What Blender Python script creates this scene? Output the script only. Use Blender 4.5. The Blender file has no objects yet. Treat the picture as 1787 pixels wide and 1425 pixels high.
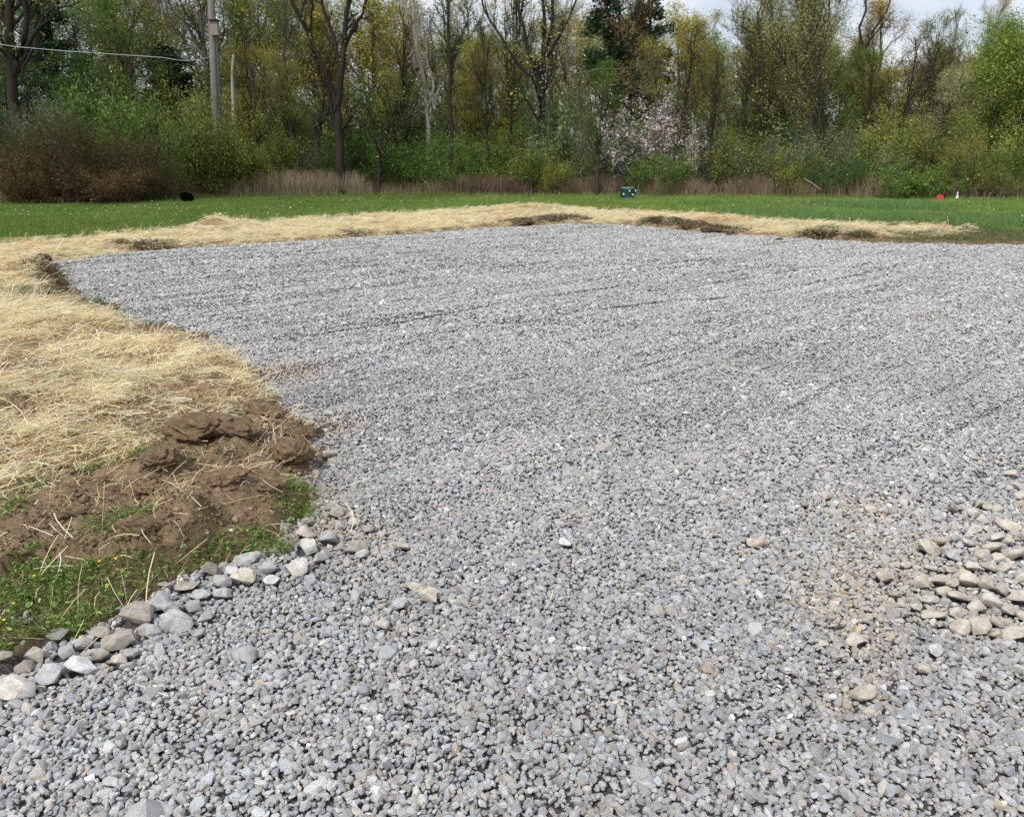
import bpy, bmesh, math, random
import numpy as np
from mathutils import Vector, Matrix

random.seed(7)
RNG = np.random.default_rng(11)
S = bpy.context.scene
R = math.radians

# ------------------------------------------------------------------ camera
FPX, CX, CY, HOR = 1402.0, 893.5, 712.5, 290.0
CAMH = 1.6
PITCH = math.atan((CY - HOR) / FPX)
SP, CP = math.sin(PITCH), math.cos(PITCH)
cam_d = bpy.data.cameras.new("camera")
cam = bpy.data.objects.new("camera", cam_d)
S.collection.objects.link(cam)
cam.location = (0, 0, CAMH)
cam.rotation_euler = (math.pi / 2 - PITCH, 0, 0)
cam_d.sensor_width = 36
cam_d.lens = FPX / 1787.0 * 36
cam_d.clip_start = 0.05
cam_d.clip_end = 2000
S.camera = cam

# ------------------------------------------------------------------ world: bright broken overcast
SUN_EL, SUN_ROT = R(52), R(215)
w = bpy.data.worlds.new("World")
S.world = w
w.use_nodes = True
nt = w.node_tree
nt.nodes.clear()
out = nt.nodes.new("ShaderNodeOutputWorld")
bg = nt.nodes.new("ShaderNodeBackground")
sky = nt.nodes.new("ShaderNodeTexSky")
sky.sky_type = 'NISHITA'
sky.sun_disc = False
sky.sun_elevation = SUN_EL
sky.sun_rotation = SUN_ROT
sky.air_density = 1.0
sky.dust_density = 1.0
tc = nt.nodes.new("ShaderNodeTexCoord")
mp = nt.nodes.new("ShaderNodeMapping")
mp.inputs['Scale'].default_value = (1, 1, 3.2)
mp.inputs['Location'].default_value = (.35, .2, .1)
nz = nt.nodes.new("ShaderNodeTexNoise")
nz.inputs['Scale'].default_value = 3.2
nz.inputs['Detail'].default_value = 7
nz.inputs['Roughness'].default_value = 0.55
cr = nt.nodes.new("ShaderNodeValToRGB")
cr.color_ramp.elements[0].position = 0.38
cr.color_ramp.elements[0].color = (5.4, 6.2, 7.5, 1)
cr.color_ramp.elements[1].position = 0.58
cr.color_ramp.elements[1].color = (9.6, 9.9, 10.3, 1)
mx = nt.nodes.new("ShaderNodeMixRGB")
mx.inputs['Fac'].default_value = 0.82
nt.links.new(tc.outputs['Generated'], mp.inputs['Vector'])
nt.links.new(mp.outputs['Vector'], nz.inputs['Vector'])
nt.links.new(nz.outputs['Fac'], cr.inputs['Fac'])
nt.links.new(sky.outputs['Color'], mx.inputs['Color1'])
nt.links.new(cr.outputs['Color'], mx.inputs['Color2'])
nt.links.new(mx.outputs['Color'], bg.inputs['Color'])
bg.inputs['Strength'].default_value = 0.092
nt.links.new(bg.outputs['Background'], out.inputs['Surface'])

sun_d = bpy.data.lights.new("sun", 'SUN')
sun_d.energy = 2.4
sun_d.angle = R(12)
sun_d.color = (1.0, 0.975, 0.93)
sun = bpy.data.objects.new("sun", sun_d)
S.collection.objects.link(sun)
# direction towards the sun (Nishita: rotation measured from +Y towards +X)
sd = Vector((math.sin(SUN_ROT) * math.cos(SUN_EL), math.cos(SUN_ROT) * math.cos(SUN_EL), math.sin(SUN_EL)))
sun.rotation_euler = (-sd).to_track_quat('-Z', 'Y').to_euler()

S.view_settings.view_transform = 'Standard'
S.view_settings.look = 'None'
S.view_settings.exposure = 0.30
S.view_settings.gamma = 1
S.render.engine = 'CYCLES'
S.cycles.max_bounces = 5
S.cycles.diffuse_bounces = 3
S.cycles.transparent_max_bounces = 4

# ------------------------------------------------------------------ pixel -> place helpers
def ray(px, py):
    a, b = (px - CX) / FPX, -(py - CY) / FPX
    return np.array([a, CP + b * SP, -SP + b * CP])

def gp(px, py, z=0.0):
    d = ray(px, py)
    t = (z - CAMH) / d[2]
    return np.array([d[0] * t, d[1] * t, z])

def pt(px, py, D):
    d = ray(px, py)
    t = D / d[1]
    return np.array([d[0] * t, D, CAMH + d[2] * t])

def depth_of(p):
    return p[1] * CP - (p[2] - CAMH) * SP

# ------------------------------------------------------------------ numpy noise
def _hash(ix, iy, seed):
    n = (ix.astype(np.int64) * 374761393 + iy.astype(np.int64) * 668265263 + seed * 1442695041) & 0xffffffff
    n = ((n ^ (n >> 13)) * 1274126177) & 0xffffffff
    n = n ^ (n >> 16)
    return (n & 0xffff) / 65535.0

def vnoise(x, y, seed=0):
    x = np.asarray(x, float); y = np.asarray(y, float)
    ix, iy = np.floor(x), np.floor(y)
    fx, fy = x - ix, y - iy
    fx = fx * fx * (3 - 2 * fx); fy = fy * fy * (3 - 2 * fy)
    a = _hash(ix, iy, seed); b = _hash(ix + 1, iy, seed)
    c = _hash(ix, iy + 1, seed); d = _hash(ix + 1, iy + 1, seed)
    return (a * (1 - fx) + b * fx) * (1 - fy) + (c * (1 - fx) + d * fx) * fy

def fbm(x, y, seed=0, octv=4, gain=0.5):
    s = np.zeros_like(np.asarray(x, float)); a = 1.0; t = 0.0
    for o in range(octv):
        s = s + a * vnoise(x * 2 ** o + 17.3 * o, y * 2 ** o - 9.1 * o, seed + o)
        t += a; a *= gain
    return s / t

def sstep(a, b, x):
    t = np.clip((x - a) / (b - a), 0, 1)
    return t * t * (3 - 2 * t)

def inpoly(x, y, poly):
    r = np.zeros(x.shape, bool)
    n = len(poly)
    for i in range(n):
        x0, y0 = poly[i][0], poly[i][1]; x1, y1 = poly[(i + 1) % n][0], poly[(i + 1) % n][1]
        if y0 == y1: continue
        c = ((y0 > y) != (y1 > y)) & (x < (x1 - x0) * (y - y0) / (y1 - y0) + x0)
        r ^= c
    return r

def distpoly(x, y, poly):
    best = np.full(x.shape, 1e9)
    n = len(poly)
    for i in range(n):
        ax, ay = poly[i][0], poly[i][1]; bx, by = poly[(i + 1) % n][0], poly[(i + 1) % n][1]
        dx, dy = bx - ax, by - ay
        t = np.clip(((x - ax) * dx + (y - ay) * dy) / (dx * dx + dy * dy + 1e-12), 0, 1)
        d = (x - ax - t * dx) ** 2 + (y - ay - t * dy) ** 2
        best = np.minimum(best, d)
    return np.sqrt(best)

# ------------------------------------------------------------------ mesh + tagging helpers
def tag(o, label=None, cat=None, group=None, kind=None):
    if label: o['label'] = label
    if cat: o['category'] = cat
    if group: o['group'] = group
    if kind: o['kind'] = kind
    return o

def link(o, parent=None):
    S.collection.objects.link(o)
    if parent is not None: o.parent = parent
    return o

def empty(name, loc=(0, 0, 0)):
    o = bpy.data.objects.new(name, None)
    o.empty_display_size = 0.2
    S.collection.objects.link(o)
    o.location = [float(v) for v in loc]
    return o

def raw_mesh(name, V, faces, nper, col=None, smooth=False, mats=(), midx=None):
    """V (n,3); faces flat index array; nper = corners per face (int or array)"""
    me = bpy.data.meshes.new(name)
    V = np.ascontiguousarray(V, dtype=np.float32)
    F = np.ascontiguousarray(faces, dtype=np.int32).ravel()
    if np.isscalar(nper):
        nf = len(F) // nper
        starts = np.arange(nf, dtype=np.int32) * nper
    else:
        nper = np.asarray(nper, dtype=np.int32); nf = len(nper)
        starts = np.concatenate([[0], np.cumsum(nper)[:-1]]).astype(np.int32)
    me.vertices.add(len(V)); me.vertices.foreach_set('co', V.ravel())
    me.loops.add(len(F)); me.loops.foreach_set('vertex_index', F)
    me.polygons.add(nf); me.polygons.foreach_set('loop_start', starts)
    if midx is not None: me.polygons.foreach_set('material_index', np.asarray(midx, dtype=np.int32))
    me.polygons.foreach_set('use_smooth', np.full(nf, smooth, dtype=bool))
    if col is not None:
        ca = me.color_attributes.new('col', 'FLOAT_COLOR', 'POINT')
        c4 = np.ones((len(V), 4), dtype=np.float32); c4[:, :3] = col
        ca.data.foreach_set('color', c4.ravel())
    for m in mats: me.materials.append(m)
    me.update(calc_edges=True)
    return me

def mobj(name, me, parent=None):
    return link(bpy.data.objects.new(name, me), parent)

# ------------------------------------------------------------------ materials
def newmat(name):
    m = bpy.data.materials.new(name); m.use_nodes = True
    n = m.node_tree; n.nodes.clear()
    o = n.nodes.new("ShaderNodeOutputMaterial")
    return m, n, o

def principled(n, rough=0.8, spec=0.3):
    b = n.nodes.new("ShaderNodeBsdfPrincipled")
    b.inputs['Roughness'].default_value = rough
    b.inputs['Specular IOR Level'].default_value = spec
    return b

def mat_attr(name, rough=0.85, spec=0.25, noise_scale=0, noise_amt=0.25, bump=0.0, bscale=200, objcol=False, transl=0.0, bdist=.004):
    m, n, o = newmat(name)
    at = n.nodes.new("ShaderNodeAttribute"); at.attribute_name = 'col'
    src = at.outputs['Color']
    if objcol:
        oi = n.nodes.new("ShaderNodeObjectInfo")
        mm = n.nodes.new("ShaderNodeMixRGB"); mm.blend_type = 'MULTIPLY'; mm.inputs[0].default_value = 1
        n.links.new(src, mm.inputs[1]); n.links.new(oi.outputs['Color'], mm.inputs[2]); src = mm.outputs[0]
    geo = n.nodes.new("ShaderNodeNewGeometry")
    if noise_scale:
        t = n.nodes.new("ShaderNodeTexNoise"); t.inputs['Scale'].default_value = noise_scale
        t.inputs['Detail'].default_value = 4; t.inputs['Roughness'].default_value = 0.65
        n.links.new(geo.outputs['Position'], t.inputs['Vector'])
        mr = n.nodes.new("ShaderNodeMapRange")
        mr.inputs['From Min'].default_value = 0.25; mr.inputs['From Max'].default_value = 0.75
        mr.inputs['To Min'].default_value = 1 - noise_amt; mr.inputs['To Max'].default_value = 1 + noise_amt
        n.links.new(t.outputs['Fac'], mr.inputs['Value'])
        mm = n.nodes.new("ShaderNodeMixRGB"); mm.blend_type = 'MULTIPLY'; mm.inputs[0].default_value = 1
        n.links.new(src, mm.inputs[1]); n.links.new(mr.outputs[0], mm.inputs[2]); src = mm.outputs[0]
    b = principled(n, rough, spec)
    n.links.new(src, b.inputs['Base Color'])
    if bump:
        t2 = n.nodes.new("ShaderNodeTexNoise"); t2.inputs['Scale'].default_value = bscale; t2.inputs['Detail'].default_value = 5
        n.links.new(geo.outputs['Position'], t2.inputs['Vector'])
        bp = n.nodes.new("ShaderNodeBump"); bp.inputs['Strength'].default_value = bump; bp.inputs['Distance'].default_value = bdist
        n.links.new(t2.outputs['Fac'], bp.inputs['Height']); n.links.new(bp.outputs['Normal'], b.inputs['Normal'])
    if transl:
        tr = n.nodes.new("ShaderNodeBsdfTranslucent"); ms = n.nodes.new("ShaderNodeMixShader"); ms.inputs[0].default_value = transl
        n.links.new(src, tr.inputs['Color'])
        n.links.new(b.outputs[0], ms.inputs[1]); n.links.new(tr.outputs[0], ms.inputs[2])
        n.links.new(ms.outputs[0], o.inputs['Surface'])
    else:
        n.links.new(b.outputs[0], o.inputs['Surface'])
    return m

def mat_plain(name, col, rough=0.7, spec=0.3, noise_scale=6, amt=0.2, bump=0.0, bscale=30, bdist=0.01, stretch=None, metal=0.0):
    m, n, o = newmat(name)
    b = principled(n, rough, spec); b.inputs['Metallic'].default_value = metal
    tcn = n.nodes.new("ShaderNodeTexCoord"); mpn = n.nodes.new("ShaderNodeMapping")
    if stretch: mpn.inputs['Scale'].default_value = stretch
    n.links.new(tcn.outputs['Object'], mpn.inputs['Vector'])
    t = n.nodes.new("ShaderNodeTexNoise"); t.inputs['Scale'].default_value = noise_scale; t.inputs['Detail'].default_value = 6
    t.inputs['Roughness'].default_value = 0.65
    n.links.new(mpn.outputs['Vector'], t.inputs['Vector'])
    r = n.nodes.new("ShaderNodeValToRGB")
    r.color_ramp.elements[0].position = 0.28; r.color_ramp.elements[1].position = 0.72
    r.color_ramp.elements[0].color = (*[c * (1 - amt) for c in col], 1)
    r.color_ramp.elements[1].color = (*[min(1, c * (1 + amt)) for c in col], 1)
    n.links.new(t.outputs['Fac'], r.inputs['Fac']); n.links.new(r.outputs['Color'], b.inputs['Base Color'])
    if bump:
        t2 = n.nodes.new("ShaderNodeTexNoise"); t2.inputs['Scale'].default_value = bscale; t2.inputs['Detail'].default_value = 5
        n.links.new(mpn.outputs['Vector'], t2.inputs['Vector'])
        bp = n.nodes.new("ShaderNodeBump"); bp.inputs['Strength'].default_value = bump; bp.inputs['Distance'].default_value = bdist
        n.links.new(t2.outputs['Fac'], bp.inputs['Height']); n.links.new(bp.outputs['Normal'], b.inputs['Normal'])
    n.links.new(b.outputs[0], o.inputs['Surface'])
    return m

M_STONE = mat_attr("crushed_stone", 0.8, 0.25, 160, 0.28, 0.5, 260)
M_BED = mat_attr("gravel_bed_shade", 0.95, 0.1, 55, 0.5, 0.8, 90)  # bed under the stones, its dark tone painted as crevice shade
M_SOIL = mat_attr("soil", 0.97, 0.05, 60, 0.45, 1.0, 110, bdist=.012)
M_LAWN = mat_attr("lawn_turf", 0.95, 0.1, 9, 0.3, 0.6, 60)
M_STRAW = mat_attr("straw", 0.55, 0.35, transl=0.38)
M_BLADE = mat_attr("grass_blade", 0.6, 0.25, transl=0.3)
M_LEAF = mat_attr("leaf", 0.6, 0.22, objcol=True, transl=0.35)
M_BARK = mat_attr("bark", 0.95, 0.1, 7, 0.3, objcol=True)
M_DRY = mat_attr("dry_grass", 0.8, 0.15, transl=0.2)

def mat_rock():
    m, n, o = newmat("rock")
    b = principled(n, 0.85, 0.25)
    oi = n.nodes.new("ShaderNodeObjectInfo"); tcn = n.nodes.new("ShaderNodeTexCoord")
    addv = n.nodes.new("ShaderNodeVectorMath"); addv.operation = 'ADD'
    sc = n.nodes.new("ShaderNodeVectorMath"); sc.operation = 'SCALE'; sc.inputs['Scale'].default_value = 1
    n.links.new(oi.outputs['Location'], addv.inputs[0]); n.links.new(tcn.outputs['Object'], addv.inputs[1])
    geo = n.nodes.new("ShaderNodeNewGeometry")
    t = n.nodes.new("ShaderNodeTexNoise"); t.inputs['Scale'].default_value = 34; t.inputs['Detail'].default_value = 8; t.inputs['Roughness'].default_value = 0.7
    n.links.new(geo.outputs['Position'], t.inputs['Vector'])
    r = n.nodes.new("ShaderNodeValToRGB")
    r.color_ramp.elements[0].position = 0.3; r.color_ramp.elements[0].color = (0.6, 0.55, 0.48, 1)
    r.color_ramp.elements[1].position = 0.68; r.color_ramp.elements[1].color = (1.22, 1.24, 1.27, 1)
    n.links.new(t.outputs['Fac'], r.inputs['Fac'])
    mm = n.nodes.new("ShaderNodeMixRGB"); mm.blend_type = 'MULTIPLY'; mm.inputs[0].default_value = 1
    n.links.new(oi.outputs['Color'], mm.inputs[1]); n.links.new(r.outputs['Color'], mm.inputs[2])
    n.links.new(mm.outputs[0], b.inputs['Base Color'])
    t2 = n.nodes.new("ShaderNodeTexNoise"); t2.inputs['Scale'].default_value = 75; t2.inputs['Detail'].default_value = 8; t2.inputs['Roughness'].default_value = 0.7
    n.links.new(geo.outputs['Position'], t2.inputs['Vector'])
    bp = n.nodes.new("ShaderNodeBump"); bp.inputs['Strength'].default_value = 0.9; bp.inputs['Distance'].default_value = 0.008
    n.links.new(t2.outputs['Fac'], bp.inputs['Height']); n.links.new(bp.outputs['Normal'], b.inputs['Normal'])
    n.links.new(b.outputs[0], o.inputs['Surface'])
    return m
M_ROCK = mat_rock()

# ------------------------------------------------------------------ regions of the ground (traced edges laid out on the ground plane)
GRAVEL_PX = [(-60, 1200), (0, 1168), (60, 1122), (140, 1095), (210, 1070), (300, 1022), (400, 985), (480, 962), (530, 912), (548, 850),
             (562, 790), (548, 742), (500, 712), (478, 690), (455, 660), (425, 632), (350, 602), (250, 565), (170, 532), (115, 495),
             (88, 456), (250, 438), (400, 428), (700, 409), (850, 398), (920, 394), (1000, 390), (1120, 395), (1200, 403), (1300, 409), (1500, 421),
             (1787, 429), (2150, 442), (3000, 470)]
GRAVEL = [tuple(gp(*p)[:2]) for p in GRAVEL_PX] + [(24.0, 0.0), (24.0, -6.0), (-4.5, -6.0), (-4.5, 1.6)]
STRAW_A = [tuple(gp(*p)[:2]) for p in [(-900, 470), (0, 434), (150, 420), (300, 407), (345, 402), (380, 391), (500, 390), (650, 378), (850, 369), (940, 365), (1050, 371),
             (1200, 378), (1300, 386), (1500, 398), (1640, 402), (1705, 408), (1700, 419), (1500, 421), (1300, 409), (1200, 402), (1120, 395), (1000, 390), (850, 398), (700, 409.5), (400, 428.5), (250, 438.5),
             (70, 462), (60, 500), (110, 540), (165, 552), (240, 590), (330, 625), (410, 645), (465, 680), (470, 705), (420, 722), (380, 765), (290, 800),
             (200, 835), (90, 862), (0, 890), (-400, 980), (-1500, 900)]]
WEEDS = [tuple(gp(*p)[:2]) for p in [(-500, 1090), (0, 1010), (90, 985), (200, 992), (330, 985), (400, 962), (470, 948), (510, 930), (535, 870), (545, 905),
             (490, 962), (400, 985), (300, 1022), (210, 1070), (140, 1095), (60, 1122), (0, 1168), (-600, 1500)]]
LAWN_PX = [(-1500, 520), (-900, 468), (0, 432), (150, 418), (300, 405), (370, 392), (500, 389), (650, 376), (850, 367), (940, 364), (1050, 369),
           (1200, 376), (1300, 384), (1500, 396), (1640, 400), (1720, 408), (1787, 412), (2150, 425), (3000, 452)]
LAWN = [tuple(gp(*p)[:2]) for p in LAWN_PX] + [(60, 30), (90, 80), (-90, 80), (-60, 30)]

# mounds of soil and heaps of straw: px, py, radius, height
BUMPS = [(345, 795, .17, .10), (420, 790, .16, .07), (505, 820, .15, .10), (280, 840, .17, .09), (400, 905, .30, .09), (470, 885, .22, .06),
         (240, 965, .22, .06), (330, 950, .2, .05), (110, 900, .25, .05), (30, 930, .2, .05), (430, 735, .16, .07), (520, 760, .12, .07),
         (250, 640, .5, .08), (120, 580, .5, .08), (330, 690, .4, .07), (80, 800, .35, .06), (200, 740, .3, .06), (370, 655, .25, .06),
         (335, 605, .25, .08), (290, 585, .25, .07), (80, 464, .35, .08), (60, 490, .4, .06), (180, 545, .35, .08),
         (930, 372, 1.1, .22), (380, 400, .7, .20), (850, 376, 1.2, .10), (1240, 392, .8, .12), (1160, 395, .8, .10), (970, 385, .9, .14), (1450, 408, .6, .12), (210, 432, .5, .12), (1680, 415, .6, .12)]
BUMPS_G = [(*gp(a, b)[:2], r, h) for a, b, r, h in BUMPS]

def height(x, y):
    x = np.asarray(x, float); y = np.asarray(y, float)
    d = distpoly(x, y, GRAVEL)
    ing = inpoly(x, y, GRAVEL)
    # rake ridges run across the pad, a little askew
    u = (y - x * .95) * .725 + .25 * (vnoise(x * .5, y * .5, 33) - .5)
    v = (x + y * .95) * .725
    ridge = fbm(v * 0.42, u * 3.0, 31, 3)
    Hg = (ridge - 0.5) * 0.085 + (fbm(x * 0.4, y * 0.4, 5, 2) - 0.5) * 0.04
    gv = fbm(v * 0.30 + 40, u * 2.1, 35, 2); gm = sstep(.45, .6, fbm(v * .35, u * .8 + 9, 37, 2))
    Hg = Hg - .014 * np.exp(-((gv - .5) / .022) ** 2) * gm + .012 * np.exp(-((gv - .56) / .03) ** 2) * gm
    Hg = Hg - 0.012 * (1 - sstep(0, 0.3, d))
    so = inpoly(x, y, STRAW_A) | (~inpoly(x, y, LAWN))
    rise = sstep(0, 0.32, d)
    near = np.exp(-y / 9.0)
    clod = fbm(x * 7, y * 7, 61, 4, 0.55)
    clod2 = np.abs(fbm(x * 16, y * 16, 77, 3) - 0.5)
    Hs = rise * (0.045 + (clod - 0.45) * 0.10 + clod2 * 0.035) + (fbm(x * 1.3, y * 1.3, 3, 2) - 0.5) * 0.06 * rise
    Hl = rise * 0.02 + (fbm(x * 0.35, y * 0.35, 9, 3) - 0.5) * 0.10 * rise
    inl = inpoly(x, y, LAWN)
    inw = inpoly(x, y, WEEDS)
    dl = distpoly(x, y, LAWN)
    k = np.where(inl, sstep(0, 0.8, dl), 0.0)
    H = Hs * (1 - k) + Hl * k
    H = np.where(inw, rise * 0.012 + (clod - 0.5) * 0.03 * rise, H)
    H = np.where(ing, Hg, H)
    for bx, by, r, h in BUMPS_G:
        g = np.exp(-((x - bx) ** 2 + (y - by) ** 2) / (r * r))
        H = H + np.where(ing, 0.0, g * h * sstep(0, 0.12, d) * (0.65 + 0.7 * clod))
    return H

# ------------------------------------------------------------------ terrain on a polar grid (fine near, coarse far), split into named sheets
def build_terrain():
    rows = [1.0]
    while rows[-1] < 110:
        r = rows[-1]
        rows.append(r + max(0.016, r * 0.0052) if r < 7 else r + r * 0.0065 if r < 30 else r * 1.02)
    rows = np.array(rows); rows[0] = 0.9
    th = np.linspace(R(-62), R(62), 640)
    RR, TT = np.meshgrid(rows, th, indexing='ij')
    X, Y = RR * np.sin(TT), RR * np.cos(TT)
    sh = X.shape
    x, y = X.ravel(), Y.ravel()
    z = height(x, y)
    # crumbly relief for bare soil
    wx = x + (vnoise(x * 6, y * 6, 91) - .5) * .22 + (vnoise(x * 1.5, y * 1.5, 92) - .5) * .25
    wy = y + (vnoise(x * 6, y * 6, 93) - .5) * .22 + (vnoise(x * 1.5, y * 1.5, 94) - .5) * .25
    ing = inpoly(x + (vnoise(x * 9, y * 9, 95) - .5) * .1, y + (vnoise(x * 9, y * 9, 96) - .5) * .1, GRAVEL)
    inl = inpoly(wx, wy, LAWN); ins = inpoly(wx, wy, STRAW_A); inw = inpoly(wx, wy, WEEDS)
    reg = np.where(ing, 0, np.where(inl, 1, np.where(ins, 2, np.where(inw, 3, 4))))
    z = z - np.where(ing, 0.012, 0)
    z = z + np.where(reg >= 2, (fbm(x * 22, y * 22, 201, 4, .6) - .5) * .030 + (np.abs(vnoise(x * 11, y * 11, 203) - .5) - .25) * .03, 0) * (y < 20) * (1 + (y > 8) * .8)
    n = len(x)
    col = np.zeros((n, 3))
    n1 = fbm(x * 3, y * 3, 12, 4)[:, None]; n2 = fbm(x * 25, y * 25, 14, 3)[:, None]
    col[:] = np.array([.08, .078, .074]) * (0.6 + 0.8 * n2)  # bed colour kept dark to stand in for shade between stones
    soil = np.array([.225, .158, .096]) * (0.45 + 0.6 * n1 + 0.5 * n2)
    lawn = np.array([.050, .115, .022]) * (0.6 + 0.8 * n1)
    straw = np.array([.33, .23, .13]) * (0.2 + 0.9 * n1 + .4 * n2)
    weed = np.array([.115, .085, .048]) * (0.5 + 1.0 * n2)
    col = np.where((reg == 1)[:, None], lawn, col)
    col = np.where((reg == 2)[:, None], straw, col)
    col = np.where((reg == 3)[:, None], weed, col)
    col = np.where((reg == 4)[:, None], soil, col)
    # beyond the lawn: leaf litter of the wood
    far = sstep(36, 44, y)[:, None]
    col = np.where((reg == 1)[:, None], col * (1 - far) + np.array([.05, .045, .022]) * far, col)
    a, b = sh
    I = np.arange(a * b).reshape(a, b)
    Q = np.stack([I[:-1, :-1], I[:-1, 1:], I[1:, 1:], I[1:, :-1]], -1).reshape(-1, 4)
    Q = Q[:, ::-1]
    fr = reg[Q[:, 0]]
    V = np.stack([x, y, z], 1)
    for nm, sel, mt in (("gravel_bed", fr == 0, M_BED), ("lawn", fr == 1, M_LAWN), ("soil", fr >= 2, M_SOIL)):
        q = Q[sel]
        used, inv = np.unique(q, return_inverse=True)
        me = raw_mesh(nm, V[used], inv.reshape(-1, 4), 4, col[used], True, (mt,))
        o = mobj(nm, me); o['kind'] = 'structure'
build_terrain()

# base sheet to the horizon
me = raw_mesh("ground", np.array([(-900, -900, -0.25), (900, -900, -0.25), (900, 900, -0.25), (-900, 900, -0.25)], float), [0, 1, 2, 3], 4,
              np.tile([.06, .075, .03], (4, 1)), False, (M_LAWN,))
o = mobj("ground", me); o['kind'] = 'structure'

# ------------------------------------------------------------------ generic instancing into one mesh
def rotmats(n, tilt, rng):
    a = rng.uniform(0, 2 * np.pi, n)
    ax = rng.uniform(0, 2 * np.pi, n); t = rng.normal(0, tilt, n)
    ca, sa = np.cos(a), np.sin(a)
    Z = np.zeros((n, 3, 3)); Z[:, 0, 0] = ca; Z[:, 0, 1] = -sa; Z[:, 1, 0] = sa; Z[:, 1, 1] = ca; Z[:, 2, 2] = 1
    ux, uy = np.cos(ax), np.sin(ax); c, s = np.cos(t), np.sin(t)
    T = np.zeros((n, 3, 3))
    T[:, 0, 0] = c + ux * ux * (1 - c); T[:, 0, 1] = ux * uy * (1 - c); T[:, 0, 2] = uy * s
    T[:, 1, 0] = ux * uy * (1 - c); T[:, 1, 1] = c + uy * uy * (1 - c); T[:, 1, 2] = -ux * s
    T[:, 2, 0] = -uy * s; T[:, 2, 1] = ux * s; T[:, 2, 2] = c
    return T @ Z

def hull(npts, rng, flat=0.62, el=1.25, power=1.0):
    p = rng.normal(size=(npts, 3)); p /= np.linalg.norm(p, axis=1)[:, None]
    p *= rng.uniform(0.82, 1.0, npts)[:, None] ** power
    p *= np.array([el * rng.uniform(.85, 1.2), rng.uniform(.75, 1.0), flat * rng.uniform(.75, 1.25)])
    bm = bmesh.new()
    for q in p: bm.verts.new(q)
    r = bmesh.ops.convex_hull(bm, input=bm.verts)
    junk = [v for v in bm.verts if not v.link_faces]
    for v in junk: bm.verts.remove(v)
    bmesh.ops.triangulate(bm, faces=bm.faces[:])
    bm.verts.index_update()
    V = np.array([v.co[:] for v in bm.verts]); F = np.array([[v.index for v in f.verts] for f in bm.faces])
    bm.free()
    return V, F

class Acc:
    def __init__(s): s.V = []; s.F = []; s.C = []; s.M = []; s.n = 0
    def add(s, V, F, C, mi=0):
        V = np.asarray(V); s.V.append(V); s.F.append(np.asarray(F) + s.n); s.C.append(C); s.n += len(V)
        s.M.append(np.full(len(F), mi, np.int32))
    def add_inst(s, pV, pF, pos, rot, scl, col, mi=0):
        n = len(pos)
        if n == 0: return
        v = pV[None] * scl[:, None, :]
        v = np.einsum('nij,nvj->nvi', rot, v) + pos[:, None, :]
        f = pF[None] + (np.arange(n) * len(pV))[:, None, None]
        s.add(v.reshape(-1, 3), f.reshape(-1, pF.shape[1]), np.repeat(col, len(pV), axis=0), mi)
    def mesh(s, name, mats, smooth=False):
        V = np.concatenate(s.V); C = np.concatenate(s.C); Mi = np.concatenate(s.M)
        k = [f.shape[1] for f in s.F]
        if len(set(k)) == 1:
            return raw_mesh(name, V, np.concatenate(s.F), k[0], C, smooth, mats, Mi)
        nper = np.concatenate([np.full(len(f), f.shape[1]) for f in s.F])
        return raw_mesh(name, V, np.concatenate([f.ravel() for f in s.F]), nper, C, smooth, mats, Mi)

# ------------------------------------------------------------------ the gravel: crushed grey limestone
TANSPOTS = [(*gp(a, b)[:2], r) for a, b, r in [(1470, 1020, .22), (1520, 1080, .2), (1560, 990, .25), (1430, 1050, .15), (640, 940, .22), (1510, 890, .25), (1690, 1000, .5), (1490, 1120, .12), (1540, 1190, .08), (1000, 905, .08)]]
DIRTSPOTS = [(*gp(a, b)[:2], r) for a, b, r in [(520, 870, .2), (560, 930, .15), (555, 740, .25), (560, 790, .12), (500, 650, .3), (1622, 554, .12), (1460, 1220, .07)]]

def stone_colors(x, y, rng):
    n = len(x)
    base = np.array([.368, .360, .351])
    v = np.exp(rng.normal(0, .17, n))
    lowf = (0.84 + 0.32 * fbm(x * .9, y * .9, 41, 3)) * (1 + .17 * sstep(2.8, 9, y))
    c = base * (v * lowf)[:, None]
    k = rng.random(n)
    tintA = np.where((k < .17)[:, None], [1.05, 1.0, .91], np.where((k > .82)[:, None], [.95, 1.0, 1.05], np.where((k < .176)[:, None], [1.15, .97, .78], [1, 1, 1])))
    c = c * tintA
    c = np.where(((k > .2) & (k < .222))[:, None], c * 1.35, c)
    for tx, ty, r in TANSPOTS:
        g = np.exp(-((x - tx) ** 2 + (y - ty) ** 2) / (r * r)) * (rng.random(n) < .5) * rng.uniform(.2, 1.2, n)
        g = np.clip(g, 0, 1)[:, None] * .70
        c = c * (1 - g) + g * c * np.array([1.12, .98, .76])
    for tx, ty, r in DIRTSPOTS:
        g = np.exp(-((x - tx) ** 2 + (y - ty) ** 2) / (r * r)) * rng.uniform(.2, 1.2, n)
        g = np.clip(g, 0, 1)[:, None] * .7
        c = c * (1 - g) + g * c * np.array([.95, .74, .5])
    return np.clip(c, .03, .82)

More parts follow.
